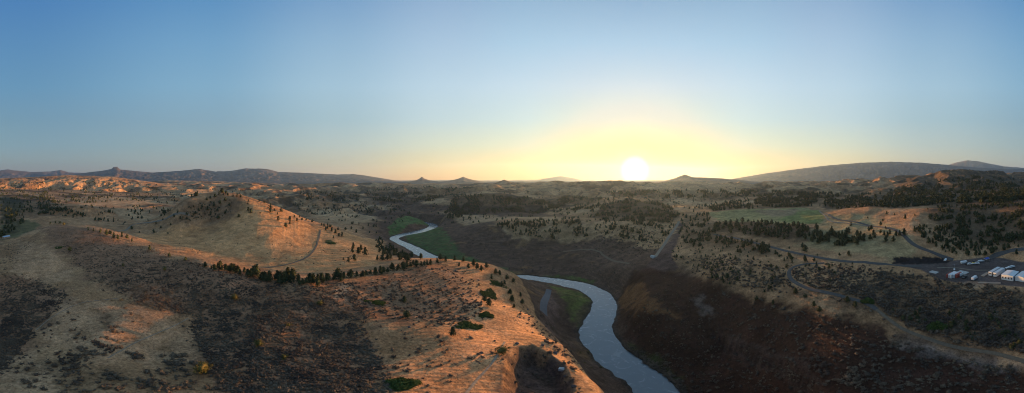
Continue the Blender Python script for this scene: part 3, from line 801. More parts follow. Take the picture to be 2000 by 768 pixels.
ribbon('dirt_track', pxline([(210,700),(260,672),(310,650),(350,632),(368,622)], 1.5), .45, .03, M['palepath'])
ribbon('gravel_road', pxline([(230,452),(260,440),(310,432),(370,421)], 5), 4, .2, M['gravel'])
ribbon('gravel_road', pxline([(1830,523),(1870,524),(1900,528),(1935,528)], 2), 1.4, .10, M['gravel'])
# ------------------------------------------------------------------ mesh builder for made things
class MB:
    def __init__(s): s.bm = bmesh.new()
    def box(s, c, d, bev=.03, rz=0.0, taper=1.0):
        r = bmesh.ops.create_cube(s.bm, size=1.0)['verts']
        for v in r:
            t = taper if v.co.z > 0 else 1.0
            v.co = Vector((v.co.x * d[0] * t, v.co.y * d[1] * t, v.co.z * d[2]))
        if bev:
            es = list({e for v in r for e in v.link_edges})
            b = bmesh.ops.bevel(s.bm, geom=es, offset=bev, segments=1, affect='EDGES')
            r = list({v for f_ in b['faces'] for v in f_.verts} | {v for v in r if v.is_valid})
        cs, sn = math.cos(rz), math.sin(rz)
        for v in r:
            x, y = v.co.x, v.co.y
            v.co = Vector((x * cs - y * sn + c[0], x * sn + y * cs + c[1], v.co.z + c[2]))
        return s
    def cyl(s, c, r, h, axis='z', n=14, r2=None):
        g = bmesh.ops.create_cone(s.bm, cap_ends=True, segments=n, radius1=r, radius2=r if r2 is None else r2, depth=h)['verts']
        for v in g:
            p = v.co.copy()
            if axis == 'y': p = Vector((p.x, p.z, p.y))
            if axis == 'x': p = Vector((p.z, p.y, p.x))
            v.co = p + Vector(c)
        return s
    def prism(s, prof, L, yc=0.0, axis='y'):
        """profile [(x, z)] pulled along y"""
        a = [s.bm.verts.new((x, yc - L / 2, z)) for x, z in prof]
        b = [s.bm.verts.new((x, yc + L / 2, z)) for x, z in prof]
        s.bm.faces.new(a); s.bm.faces.new(b[::-1])
        for i in range(len(a)):
            j = (i + 1) % len(a)
            s.bm.faces.new((a[i], b[i], b[j], a[j]))
        return s
    def build(s, name, mat, parent=None):
        bmesh.ops.recalc_face_normals(s.bm, faces=s.bm.faces)
        me = bpy.data.meshes.new(name); s.bm.to_mesh(me); s.bm.free()
        me.materials.append(mat)
        return link(bpy.data.objects.new(name, me), parent)

def spot(x, y, z=50.0, dz=0.0):
    X, Y = plane_pt(x, y, z)
    return (X, Y, z + dz)
def facing(x, extra=0.0):
    """rotation so that local +Y points away from the viewer's side at that bearing"""
    return -float(px_az(x)) - extra

# ---- the white building with a row of dark windows on its near wall
def hall(x, y, w, L, h, rise, rz, label, arch=False, windows=4):
    t = tag(empty('portable_building', spot(x, y), facing(x, rz)), label, 'portable building', 'white buildings on the works yard')
    MB().box((0, L / 2, h / 2), (w, L, h), .06).build('wall', M['white'], t)
    if arch:
        prof = [(w / 2 + .15, h)] + [(math.cos(a) * (w / 2 + .15), h + math.sin(a) * rise) for a in np.linspace(.2, math.pi - .2, 9)] + [(-w / 2 - .15, h)]
    else:
        prof = [(-w / 2 - .25, h), (w / 2 + .25, h), (w / 2 + .2, h + .2), (0, h + rise), (-w / 2 - .2, h + .2)]
    rf = MB().prism(prof, L + .4, L / 2).build('roof', M['white'], t)
    for k in range(1, 6): MB().box((0, L * k / 6, h + rise + .02), (w * .3, .08, .05), 0).build('roof_seam', M['steel'], rf)
    for k in range(windows):
        xx = (k + .5) / windows * w - w / 2
        f = MB().box((xx, -.03, h * .52), (w / windows * .5, .08, h * .42), .02).build('window', M['whitepaint'], t)
        MB().box((xx, -.09, h * .52), (w / windows * .36, .05, h * .32), 0).build('pane', M['glass'], f)
    d = MB().box((w / 2 + .03, L * .3, 1.05), (.08, 1.0, 2.1), .02).build('door', M['steel'], t)
    MB().box((w / 2 + .1, L * .3 + .35, 1.05), (.06, .12, .05), 0).build('handle', M['darkpaint'], d)
    return t
hall(1967, 548, 8.0, 9.6, 3.5, .6, .42, 'large white low-roofed building with four dark windows in its near wall')
hall(1991, 550, 6.0, 10.5, 3.0, .8, .42, 'white round-roofed tent building at right edge beside the four-windowed one', arch=True, windows=0)
# double trailer with a dark gap between its roofs
t = tag(empty('office_trailer', spot(1938, 541), facing(1938, .55)), 'long white double trailer with a dark gap between its two roofs', 'trailer', 'white buildings on the works yard')
for s_ in (-1, 1):
    MB().box((s_ * 1.75, 6, 1.95), (2.5, 12, 3.0), .06).build('trailer_body', M['white'], t)
    for k in range(2): MB().box((s_ * 1.75 + (k - .5) * 1.1, -.03, 2.2), (.7, .06, .8), 0).build('window', M['glass'], t)
    for yy in (2, 10): MB().cyl((s_ * 1.75, yy, .3), .38, 2.3, 'x', 12).build('wheel', M['rubber'], t)
MB().box((0, 6, 2.6), (.95, 11.5, .15), 0).build('gap_cover', M['darkpaint'], t)
for yy in (.6, 3, 5.5, 8, 11.3): MB().box((0, yy, 3.6), (6.0, .08, .08), 0).build('roof_brace', M['steel'], t)

def container(x, y, rz, body, label, w=2.45, L=6.1, h=2.6, top=None):
    t = tag(empty('shipping_container', spot(x, y), facing(x, rz)), label, 'container', 'containers on the works yard')
    b = MB().box((0, L / 2, h / 2), (w, L, h), .05)
    for k in range(14): 
        for s_ in (-1, 1): b.box((s_ * (w / 2 + .02), L * (k + .5) / 14, h / 2), (.06, L / 30, h * .86), 0)
    b.build('container_body', body, t)
    MB().box((0, L / 2, h + .04), (w * .96, L * .98, .08), .02).build('roof', top or body, t)
    for s_ in (-1, 1):
        d = MB().box((s_ * w / 4, -.04, h / 2), (w / 2 - .1, .07, h - .3), .02).build('door', body, t)
        MB().cyl((s_ * .2, -.11, h / 2), .03, h - .5, n=8).build('lock_rod', M['steel'], d)
    return t
container(1849, 543.0, .62, M['red'], 'rust-red container at the left end of the container row', top=M['red'], w=1.2, L=5)
container(1854.5, 543.5, .62, M['white'], 'white container with pale roof between two rust-red ones', w=2.9, L=7.4)
container(1862, 543.5, .62, M['white'], 'narrow white container touching the right rust-red container', w=1.3, L=6.5)
container(1866.5, 543.5, .62, M['red'], 'rust-red container beside the small white trailer', top=M['red'], w=1.8, L=6.0)
t = tag(empty('cargo_trailer', spot(1873, 541), facing(1873, .62)), 'small white box trailer right of the rust-red container', 'trailer', None)
MB().box((0, 1.9, 1.5), (2.1, 3.8, 2.1), .12).build('trailer_body', M['white'], t)
for s_ in (-1, 1): MB().cyl((s_ * 1.0, 2.2, .38), .38, .25, 'x').build('wheel', M['rubber'], t)
MB().box((0, -.6, .5), (.12, 1.3, .1), 0).build('tow_bar', M['steel'], t)

def vehicle(x, y, rz, kind, paint, name, label, cat, z=50.0):
    t = tag(empty(name, spot(x, y, z), facing(x, rz)), label, cat, 'vehicles parked on the works yard')
    L, w = (5.2, 1.95) if kind != 'van' else (5.6, 2.0)
    b = MB()
    if kind == 'pickup':
        b.box((0, 0, .78), (w, L, .62), .1); cabp = (0, .35, 1.38); cabd = (w * .9, 1.9, .72)
        b.box((0, -1.75, 1.12), (w, 1.5, .12), .02)
    elif kind == 'van':
        b.box((0, -.3, 1.35), (w, L - .7, 1.9), .18); b.box((0, 2.3, .85), (w * .95, 1.0, .8), .15); cabp = (0, 1.9, 1.6); cabd = (w * .9, .9, .7)
    else:
        L = 4.6
        b.box((0, 0, .7), (w, L, .6), .14); cabp = (0, -.2, 1.22); cabd = (w * .86, 2.4, .6)
    b.build('body', paint, t)
    cb = MB().box(cabp, cabd, .1, taper=.82).build('cabin', paint, t)
    g_ = MB().box((0, cabp[1] + cabd[1] * .46, cabp[2] + .02), (cabd[0] * .8, .12, cabd[2] * .6), 0)
    g_.build('windscreen', M['glass'], cb)
    for s_ in (-1, 1):
        MB().box((s_ * cabd[0] * .455, cabp[1], cabp[2] + .03), (.06, cabd[1] * .72, cabd[2] * .5), 0).build('side_window', M['glass'], cb)
        MB().box((s_ * w * .36, (L / 2 if kind != 'van' else 2.8) + .0, .85), (.3, .08, .16), .02).build('headlight', M['lamp'], t)
        for yy in (L * .31, -L * .31):
            wh = MB().cyl((s_ * (w / 2 - .08), yy, .37), .37, .24, 'x', 16).build('wheel', M['rubber'], t)
            MB().cyl((s_ * (w / 2 + .05), yy, .37), .2, .03, 'x', 10).build('rim', M['steel'], wh)
    return t
vehicle(1884, 543, .5, 'pickup', M['darkpaint'], 'pickup_truck', 'dark pickup truck between the container row and the white van', 'pickup truck')
vehicle(1903, 546, .5, 'van', M['whitepaint'], 'van', 'white van near the lower edge of the dark yard', 'van')
vehicle(1883, 515, 1.2, 'van', M['whitepaint'], 'van', 'white van at the left end of the row along the yard edge', 'van')
vehicle(1889, 516, .4, 'car', M['darkpaint'], 'parked_car', 'dark car in the row along the yard edge', 'car')
vehicle(1894, 517, 1.3, 'car', M['whitepaint'], 'parked_car', 'small white car beside the dark car at yard edge', 'car')
vehicle(1906.5, 516, 1.4, 'pickup', M['whitepaint'], 'pickup_truck', 'white pickup touching the yellow loader', 'pickup truck')
vehicle(1970, 524.5, 1.0, 'pickup', M['whitepaint'], 'pickup_truck', 'white pickup truck parked behind the four-windowed white building', 'pickup truck')
vehicle(1976.5, 522.5, 1.0, 'car', M['whitepaint'], 'parked_car', 'white car beside the pickup behind the four-windowed building', 'car')
vehicle(1847, 509, .3, 'pickup', M['whitepaint'], 'pickup_truck', 'white pickup by the black rock bank at the end of the dark track', 'pickup truck')
# loader
t = tag(empty('loader', spot(1902.5, 515.5), facing(1902, .9)), 'small yellow loader in the row of vehicles', 'loader', 'vehicles parked on the works yard')
MB().box((0, -.4, 1.1), (1.5, 2.6, .9), .12).build('body', M['yellow'], t)
MB().box((0, -.2, 2.0), (1.2, 1.2, 1.1), .08).build('cabin', M['glass'], t)
MB().box((0, 2.2, .5), (2.0, .7, .7), .05).build('bucket', M['steel'], t)
MB().box((0, 1.4, .9), (.9, 1.5, .16), .02).build('lift_arm', M['yellow'], t)
for s_ in (-1, 1):
    for yy in (.7, -1.2): MB().cyl((s_ * .85, yy, .5), .5, .35, 'x').build('wheel', M['rubber'], t)
# flatbed trailer with pale load, and the blue-topped canopy
t = tag(empty('flatbed_trailer', spot(1916, 512), facing(1916, 1.2)), 'grey flatbed trailer with pale load left of the blue canopy', 'trailer')
MB().box((0, 0, .8), (2.3, 6.0, .2), .03).build('deck', M['steel'], t)
MB().box((0, -.6, 1.3), (1.8, 3.6, .8), .1).build('load', M['white'], t)
for s_ in (-1, 1):
    for yy in (-1.0, -2.1): MB().cyl((s_ * .95, yy, .4), .38, .25, 'x').build('wheel', M['rubber'], t)
t = tag(empty('canopy', spot(1927, 510), facing(1927, .9)), 'blue and white pop-up canopy at the far side of the yard', 'canopy')
MB().prism([(-1.7, 2.2), (1.7, 2.2), (1.65, 2.45), (0, 3.2), (-1.65, 2.45)], 3.4, 0).build('canopy_roof', M['bluepaint'], t)
MB().prism([(-1.72, 2.0), (1.72, 2.0), (1.72, 2.24), (-1.72, 2.24)], 3.46, 0).build('valance', M['white'], t)
for a in (-1.6, 1.6):
    for b_ in (-1.6, 1.6): MB().cyl((a, b_, 1.05), .05, 2.1, n=8).build('leg', M['steel'], t)
def slab(x, y, w, L, rz, mat, name, label, cat, h=.25):
    X, Y = plane_pt(x, y, 50)
    o = MB().box((0, 0, h / 2 + .01), (w, L, h), .05)
    for k in range(1, 4): o.box((0, -L / 2 + L * k / 4, h + .015), (w * .98, .04, .03), 0)
    o = o.build(name, mat)
    o.location = (X, Y, 50.0); o.rotation_euler.z = facing(x, rz)
    return tag(o, label, cat)
slab(1824, 532, 6, 4.2, .6, M['concrete'], 'concrete_pad', 'pale flat concrete pad alone on the left of the yard', 'concrete pad')
slab(1880, 532.5, 7.5, 5.5, .6, M['concrete'], 'concrete_pad', 'larger pale pad behind the containers', 'concrete pad')
slab(1924, 537, 2.6, 7.5, .5, M['tan'], 'plywood_sheet_stack', 'tan board stack left of the double trailer', 'board stack', .5)
slab(1932, 554, 14, 1.8, .05, M['tan'], 'earth_berm', 'low tan earth berm on the lower edge of the yard', 'berm', .6)
# light mast near the containers
t = tag(empty('light_tower', spot(1864, 528), facing(1864)), 'small light tower standing behind the container row', 'light tower')
MB().box((0, 0, .7), (1.2, 2.0, .8), .08).build('generator', M['whitepaint'], t)
MB().cyl((0, 0, 2.6), .06, 3.4, n=8).build('mast', M['steel'], t)
MB().box((0, 0, 4.3), (1.0, .2, .35), .03).build('lamp_head', M['steel'], t)
for s_ in (-1, 1): MB().cyl((s_ * .6, 0, .35), .33, .2, 'x').build('wheel', M['rubber'], t)

# ---- far farm shed with the blue-grey roof in the left valley
def gp(x, y):
    p = hit(x, y); return (p[0], p[1], float(zat(*p)))
p = gp(12, 466)
t = tag(empty('farm_shed', (p[0], p[1], p[2] - .3), facing(12, .9)), 'low farm shed with pale blue roof among valley trees at far left', 'shed')
MB().box((0, 0, 1.7), (5, 11, 3.4), .05).build('wall', M['tan'], t)
MB().prism([(-3, 3.3), (3, 3.3), (0, 4.6)], 11.6, 0).build('roof', M['bluegrey'], t)
MB().box((0, -5.55, 1.4), (2, .15, 2.6), .02).build('door', M['steel'], t)
# ---- concrete block at the lip of the quarry hollow
p = gp(1098, 723)
t = tag(empty('concrete_block', (p[0], p[1], p[2] - .1), facing(1098, .3)), 'pale concrete block on the edge of the dark quarry hollow', 'concrete block')
MB().box((0, 0, .55), (1.9, 1.3, 1.1), .08).build('block', M['concrete'], t)
MB().cyl((.3, 0, 1.15), .12, .15, n=10).build('lifting_eye', M['steel'], t)
def boulder(x, y, s, label, name='boulder', plane=None, seed=0, cat='boulder', group=None):
    bm = bmesh.new(); bmesh.ops.create_icosphere(bm, subdivisions=3, radius=1)
    rs = random.Random(seed); ax = [Vector((rs.gauss(0, 1), rs.gauss(0, 1), rs.gauss(0, 1))).normalized() for _ in range(9)]
    for v in bm.verts:
        n = v.co.normalized(); d = 1.0
        for a in ax: d = min(d, .72 / max(n.dot(a), .05)) if n.dot(a) > .6 else d
        v.co = n * d * s; v.co.z *= .75
    me = bpy.data.meshes.new(name); bm.to_mesh(me); bm.free(); me.materials.append(M['rock'])
    o = link(bpy.data.objects.new(name, me))
    if plane is not None: X, Y = plane_pt(x, y, plane); Z = plane
    else: X, Y, Z = gp(x, y)
    o.location = (X, Y, Z + s * .2)
    return tag(o, label, cat, group)
boulder(1097, 565, 1.6, 'dark boulder in the river beside the green bank', plane=0.0, seed=3)
boulder(1275, 503, 3.2, 'pale boulder at the foot of the gravel road', seed=5).data.materials[0] = M['concrete']

# ------------------------------------------------------------------ plants
def leafy(n_cl, per, prof, size, rad, seed, core=.62, squash=1.0):
    """leaf-clump cloud in the unit volume given by prof(h) -> radius; returns V, F (triangles)"""
    g = np.random.default_rng(seed)
    V = []; F = []
    h = g.random(n_cl) ** .85
    ang = g.random(n_cl) * 2 * math.pi
    lob = 1 + .28 * np.sin(ang * 2 + seed) + .2 * np.sin(ang * 3 + h * 7 + seed * 2)
    rr = np.array([prof(x) for x in h]) * lob * (.45 + .6 * g.random(n_cl) ** .6)
    cx, cy, cz_ = rr * np.cos(ang), rr * np.sin(ang), h
    c = np.repeat(np.stack([cx, cy, cz_], 1), per, 0) + g.normal(0, 1, (n_cl * per, 3)) * rad * np.array([1, 1, .8])
    n = len(c)
    d1 = g.normal(0, 1, (n, 3)); d1 /= np.linalg.norm(d1, axis=1)[:, None]
    d2 = g.normal(0, 1, (n, 3)); d2 /= np.linalg.norm(d2, axis=1)[:, None]
    s = size * (.6 + .8 * g.random(n))[:, None]
    V = np.stack([c + d1 * s, c + d2 * s, c - (d1 + d2) * s * .6], 1).reshape(-1, 3)
    F = np.arange(n * 3).reshape(-1, 3)
    if core:
        bm = bmesh.new(); bmesh.ops.create_icosphere(bm, subdivisions=1 if n < 200 else 2, radius=1)
        cv = np.array([v.co[:] for v in bm.verts]); cf = np.array([[v.index for v in f.verts] for f in bm.faces]); bm.free()
        hh = np.clip(cv[:, 2] * .5 + .5, 0, 1); pr = np.array([prof(x) for x in hh]) * core
        a = np.arctan2(cv[:, 1], cv[:, 0]); q = np.hypot(cv[:, 0], cv[:, 1]) > .2
        lb = 1 + .25 * np.sin(a * 2 + seed) + g.normal(0, .12, len(cv))
        cv = np.stack([np.cos(a) * pr * lb * q, np.sin(a) * pr * lb * q, .08 + hh * .82], 1)
        F = np.vstack([F, cf + len(V)]); V = np.vstack([V, cv])
    V[:, 2] = np.maximum(V[:, 2], 0.0)
    return V, F
def p_jun(h): return .36 * math.sin(math.pi * min(.12 + h * .88, 1)) ** .7 * (1.12 - .75 * h) + .02
def p_con(h): return .30 * (1.02 - h) ** .8 * min(1, .4 + h * 5)
def p_round(h): return .52 * math.sin(math.pi * (.1 + .86 * h)) ** .6
def p_sage(h): return .62 * math.sin(math.pi * (.25 + .68 * h)) ** .6
NEAR = {'jun': [leafy(75, 9, p_jun if k % 3 else p_con, .055, .05, 100 + k) for k in range(6)],
        'round': [leafy(80, 9, p_round, .055, .06, 200 + k) for k in range(3)],
        'sage': [leafy(26, 9, p_sage, .12, .10, 300 + k, core=.6) for k in range(6)]}
FARV = {'jun': [leafy(24, 4, p_jun if k % 3 else p_con, .13, .07, 400 + k, core=.8) for k in range(10)],
        'round': [leafy(24, 4, p_round, .13, .08, 500 + k) for k in range(4)],
        'sage': [leafy(9, 4, p_sage, .22, .12, 600 + k, core=.7) for k in range(8)]}
def trunk_geo(h0, r0, h1, seed):
    b = MB(); g = random.Random(seed)
    b.cyl((0, 0, h0 / 2), r0, h0, n=7, r2=r0 * .6)
    me = bpy.data.meshes.new('trunk')
    # three limbs fork into the crown
    for k in range(4):
        a = g.random() * 6.28; l = h1 * (.6 + .4 * g.random())
        vs = bmesh.ops.create_cone(b.bm, cap_ends=True, segments=5, radius1=r0 * .45, radius2=r0 * .12, depth=l)['verts']
        for v in vs:
            z = v.co.z + l / 2
            v.co = Vector((v.co.x + math.cos(a) * z * .45, v.co.y + math.sin(a) * z * .45, z + h0 * (.6 + .1 * k)))
    b.bm.to_mesh(me); b.bm.free(); me.materials.append(M['bark'])
    return me
def me_np(name, V, F, mat):
    o = mesh_np(name, V, F, [mat], parent=False); me = o.data
    bpy.data.objects.remove(o); return me
TR = [trunk_geo(.16, .022, .5, k) for k in range(3)]       # unit-height tree
CROWN = {}
for kd, mk in (('jun', 'juniper'), ('round', 'oak')):
    for k, (V, F) in enumerate(NEAR[kd]):
        V = V.copy(); V[:, 2] = .10 + V[:, 2] * .90
        CROWN[kd, k] = me_np('crown', V, F, M[mk])
for k, (V, F) in enumerate(NEAR['round']):
    CROWN['green', k] = me_np('crown', V, F, M['green'])
SHR = [me_np('sagebrush', V, F, M['sage']) for V, F in NEAR['sage']]

plants = []        # dict(kind, x, y, z, r, h, cl, px)
def add_plant(kind, x, y, h, cl, w=1.0):
    X, Y = x, y
    r = math.hypot(X, Y)
    plants.append(dict(kind=kind, x=X, y=Y, r=r, h=h, cl=cl, az=math.atan2(X, Y), w=w, ang=h / math.hypot(r, 60)))
def clear_of(H):
    """drop points standing on a road, in the water or in the yard"""
    k = np.ones(len(H), bool)
    for d, w in ROADS:
        lo = d.min(0) - 5; hi = d.max(0) + 5
        c = np.where(((H > lo) & (H < hi)).all(1))[0]
        if len(c): k[c] &= (((H[c][:, None] - d[None]) ** 2).sum(-1).min(1) > (w + .6) ** 2)
    k &= zat(H[:, 0], H[:, 1]) > .25
    k &= ~inpoly(YARD, H[:, 0], H[:, 1])
    return H[k]
prng = np.random.default_rng(11)
def scatter(kind, poly_px, n, hmin, hmax, cl, clump=0.0, seed=None):
    P = np.array(poly_px, float); lo = P.min(0); hi = P.max(0); c = 0; rounds = 0
    while c < n and rounds < 8:
        rounds += 1; m_ = int(n * 2.5) + 20
        q = lo + prng.random((m_, 2)) * (hi - lo); q = q[inpoly(P, q[:, 0], q[:, 1])]
        if kind == 'sage': q = q + prng.normal(0, 1, q.shape) * np.array([9, 6]) * (prng.random((len(q), 1)) < .5)
        H = [hit(a_, b_) for a_, b_ in q]; H = np.array([h for h in H if h is not None])
        if not len(H): continue
        H = clear_of(H)
        if not len(H): continue
        lr_ = np.log(np.hypot(H[:, 0], H[:, 1])); aa_ = np.arctan2(H[:, 0], H[:, 1])
        if clump:
            v = gnoise(aa_ * 16 + 3.1, lr_ * 16 + len(cl)) + .6 * gnoise(aa_ * 45, lr_ * 45)
            H = H[(prng.random(len(v)) < np.clip(.52 + 1.1 * v, .12, 1))] if kind == 'sage' else H[v > clump * (prng.random(len(v)) - .15) * .9 - .02]
        for h in H[:n - c]:
            add_plant(kind, h[0], h[1], hmin + (hmax - hmin) * prng.random() ** 1.6, cl); c += 1
def at_px(kind, pts, cl, default=6.0):
    for p in pts:
        h = hit(p[0], p[1])
        if h: add_plant(kind, h[0], h[1], p[2] if len(p) > 2 else default, cl)

# junipers one can tell apart
at_px('jun', [(238,463,6),(248,466,5),(208,459,6),(222,466,7),(230,468,6),(215,457,5),(196,455,5),(183,452,4),(172,450,4)], 'on the crest left of the golden fields')
at_px('jun', [(292,488,4.5),(330,501,3),(362,509,3),(258,472,4)], 'sitting low on the sagebrush crest under the tan field')
at_px('jun', [(257,448,6),(300,455,6),(328,457,3),(272,455,3),(333,440,4),(305,437,4),(289,432,4),(318,430,4),(276,426,5),(352,428,5),(340,424,5),(328,412,5),(320,418,6),(347,416,5),(365,420,5),(314,446,4)], 'scattered over the tan field left of the golden hill')
at_px('jun', [(428,380,6),(436,381,5),(445,382,5),(455,384,5),(463,384,5),(470,386,6),(420,385,6),(411,388,5),(404,391,5),(485,394,4),(506,394,4),(516,397,4),(440,392,6),(430,398,6),(418,403,7),(448,402,5),(406,410,6),(425,413,6),(395,405,5),(388,412,5),(382,418,5),(411,421,6),(440,418,5),(426,427,6)], 'on the dark stony cap of the golden hill')
at_px('jun', [(490,416,7),(485,412,6),(466,424,5),(528,415,7),(528,407,7),(542,419,4),(549,414,7),(543,431,7),(558,445,7.5),(566,438,6),(566,430,6),(580,432,5),(484,399,3),(508,417,2.5),(536,412,4),(557,407,5)], 'on the sunlit face of the golden hill')
at_px('jun', [(598,431,4),(610,434,5),(590,430,4),(640,440,4),(575,425,4),(585,425,4)], 'along the far skyline of the golden hill')
at_px('jun', [(640,447,5),(648,452,6),(655,456,6),(662,462,5),(668,462,6),(636,450,5),(675,449,5),(686,448,6),(696,455,6),(709,447,5),(722,455,4),(735,456,4),(651,466,4),(633,443,5),(645,444,5),(660,450,5),(628,441,4)], 'in the dark clump beyond the hill track')
at_px('jun', [(690,486,7),(700,497,8),(713,500,9),(705,490,7),(688,494,7),(680,512,4.5),(692,509,6),(671,508,2.5)], 'standing on the tan slope above the sagebrush ridge')
at_px('jun', [(744,468,5),(747,476,6),(755,488,6),(750,498,6),(742,490,6),(762,482,6),(768,488,6),(775,493,6),(757,508,6),(747,510,6),(737,509,5),(786,495,5),(770,500,6),(780,504,6),(790,506,6),(760,496,6),(745,483,5)], 'on the slope above the river bend')
# tree row behind the sagebrush crest
row = []
for x in np.arange(398, 860, 6.5):
    y = np.interp(x, [395,440,500,520,560,600,640,700,760,800,860], [522,528,542,547,551,553,548,541,531,522,512]) + prng.normal(0, 2.0)
    if prng.random() < .9: row.append((x + prng.normal(0, 2), y, float(np.clip(prng.normal(4.6, 1.3), 2.2, 7.2))))
row += [(500,540,7.5),(562,546,7.5),(571,550,8),(555,552,7),(548,549,6),(612,556,6.5),(620,560,6),(604,551,5),(430,521,4.5),(452,528,5)]
ROWS = row
def behind(pts, kind, cl, back):
    for x, y, h in pts:
        p = hit(x, y)
        if p is None: continue
        a = math.atan2(p[0], p[1]); r = math.hypot(*p)
        add_plant(kind, p[0], p[1], h, cl)
behind(row, 'jun', 'in the tree row behind the sagebrush crest', 0)
at_px('jun', [(790,590,3.6),(795,622,4),(884,655,4),(955,598,4.5),(947,590,4),(1000,590,5),(996,575,4),(980,560,4),(1020,594,4),(1004,602,3),(1016,580,3.5)], 'on the rocky shoulder above the river')
at_px('jun', [(905,512,5),(925,520,6),(932,526,5.5),(940,530,5),(950,524,5),(968,536,5),(976,538,4.5),(888,510,5),(870,510,4),(915,524,4),(990,545,4),(1003,552,4),(960,545,3.5),(897,520,3),(985,556,3.5)], 'along the brink of the rocky shoulder')
at_px('round', [(395,728,4.2),(505,675,2.6),(136,490,4),(322,528,2.6),(458,585,3.2),(625,595,2.4),(563,638,2),(240,520,2.5),(555,700,1.8),(1010,640,0.1)][:-1], 'yellowish bush')
at_px('round', [(108,436,5),(117,437,5.5),(125,440,4),(98,437,4)], 'rust-tinged tree at the left end of the crest')
at_px('round', [(980,690,3),(793,617,2.6)], 'olive bush')
# right side
at_px('jun', [(1572,493,7),(1567,484,5),(1572,512,6),(1590,510,3),(1546,507,4),(1532,510,3),(1543,503,4),(1472,508,3),(1625,520,3),(1658,500,4.5),(1640,499,2.5)], 'beside the paved road loop')
at_px('jun', [(1700,470,6.5),(1706,460,6),(1720,455,4),(1730,474,6.5),(1733,464,6),(1745,473,6),(1727,461,5.5),(1738,459,6),(1750,462,6),(1757,461,6),(1766,460,7),(1688,463,4),(1702,450,6),(1697,451,5),(1662,441,4),(1720,440,4.5),(1732,419,4),(1768,427,5),(1787,422,3),(1747,421,3),(1786,453,5),(1803,450,5),(1799,456,3),(1730,447,3),(1724,432,3),(1695,427,3),(1708,464,5)], 'on the pale meadow by the black track')
at_px('jun', [(1390,530,4),(1420,545,5),(1440,549,4),(1411,548,4),(1478,586,3),(1510,595,3.5),(1655,590,4),(1670,600,4),(1590,600,4),(1600,610,4)], 'on the slope below the paved road')
scatter('jun', [(1310,488),(1400,480),(1520,505),(1530,530),(1440,535),(1360,528),(1320,510)], 60, 1.2, 3, 'on the rough ground below the grove')
scatter('jun', [(1780,440),(1840,446),(1900,475),(1990,482),(1990,498),(1900,500),(1850,495),(1800,470)], 170, 2, 5.5, 'on the slope above the works yard')
scatter('jun', [(960,440),(990,432),(1060,432),(1140,434),(1140,440),(990,444)], 60, 4, 6.5, 'on the dark terrace across the river')
scatter('jun', [(560,395),(680,400),(790,405),(800,420),(700,418),(600,420)], 160, 4, 7, 'far wood beyond the golden hill', .5)
scatter('jun', [(0,360),(150,352),(350,362),(500,372),(560,385),(400,378),(330,400),(250,392),(130,400),(0,380)], 900, 5, 8, 'far trees on the left hills', .55)
scatter('jun', [(80,405),(160,402),(330,402),(340,425),(250,430),(240,440),(180,430),(90,420)], 130, 4, 7, 'on the dark knolls left of the fields', .4)
scatter('jun', [(1690,600),(1780,610),(1880,600),(2000,600),(2000,690),(1900,670),(1800,650),(1720,625)], 60, 1.5, 4.0, 'dark bushy trees on the slope below the yard', .3)
scatter('jun', [(730,462),(760,478),(800,500),(860,505),(780,512),(740,500)], 55, 3.5, 6, 'on the slope above the river bend')
scatter('round', [(1060,630),(1100,660),(1170,700),(1200,760),(1150,730),(1090,680)], 5, .8, 1.4, 'low olive bush on the bare river slope')

for wd_ in WOODS: scatter('jun', *wd_)
scatter('jun', [(850,370),(1480,366),(1480,402),(1340,440),(1130,430),(860,440),(830,400)], 700, 3, 6, 'far trees on the valley hills', .5)
scatter('jun', [(560,385),(760,395),(830,425),(740,445),(640,435)], 160, 3, 6, 'far trees by the upper river', .5)
scatter('jun', [(1340,440),(1500,470),(1690,520),(1560,590),(1400,550),(1310,500)], 90, 1.5, 3.5, 'on the rough ground below the grove')
# sagebrush
for poly_, n_, cl_ in (
    ([(85,445),(190,452),(300,491),(400,517),(500,544),(600,556),(700,550),(716,600),(712,640),(738,700),(768,768),(450,768),(400,700),(372,640),(376,615),(300,606),(262,590),(205,558),(140,512)], 11500, 'in the dense sagebrush covering the foreground ridge'),
    ([(0,548),(60,542),(132,572),(118,598),(60,655),(0,735)], 2400, 'in the thick sagebrush patch at the lower left'),
    ([(0,470),(60,460),(70,478),(30,520),(0,535)], 300, 'in the thick sagebrush patch at the lower left')):
    scatter('sage', poly_, n_, .32, .85, cl_, .12)
for poly_, n_, cl_ in (
    ([(705,560),(780,530),(860,515),(905,528),(950,575),(935,620),(895,640),(800,625),(722,618)], 800, 'among rusty rock on the shoulder above the river'),
    ([(40,640),(120,600),(160,640),(180,690),(120,740),(40,768),(20,720)], 90, 'in small clumps on the tan flat at the lower left'),
    ([(160,670),(240,665),(250,690),(200,700),(165,690)], 46, 'in small clumps on the tan flat at the lower left'),
    ([(110,690),(170,685),(175,720),(120,725)], 44, 'in small clumps on the tan flat at the lower left'),
    ([(100,735),(220,725),(300,740),(330,768),(120,768)], 70, 'along the bottom edge below the tan flat'),
    ([(320,695),(360,695),(362,725),(325,720)], 34, 'beside the big yellowish bush'),
    ([(300,720),(440,700),(460,768),(300,768)], 90, 'beside the big yellowish bush'),
    ([(780,640),(880,650),(960,660),(1000,690),(940,740),(820,768),(770,720)], 55, 'dotted over the orange slope'),
    ([(1000,600),(1060,620),(1110,670),(1130,740),(1090,690),(1030,640)], 90, 'along the edge of the river slope'),
    ([(1000,690),(1120,690),(1140,768),(1000,768)], 40, 'inside the quarry hollow'),
    ([(205,565),(300,606),(262,640),(230,660),(200,640)], 10, 'alone on the tan flat')):
    scatter('sage', poly_, n_, .45, 1.1, cl_)
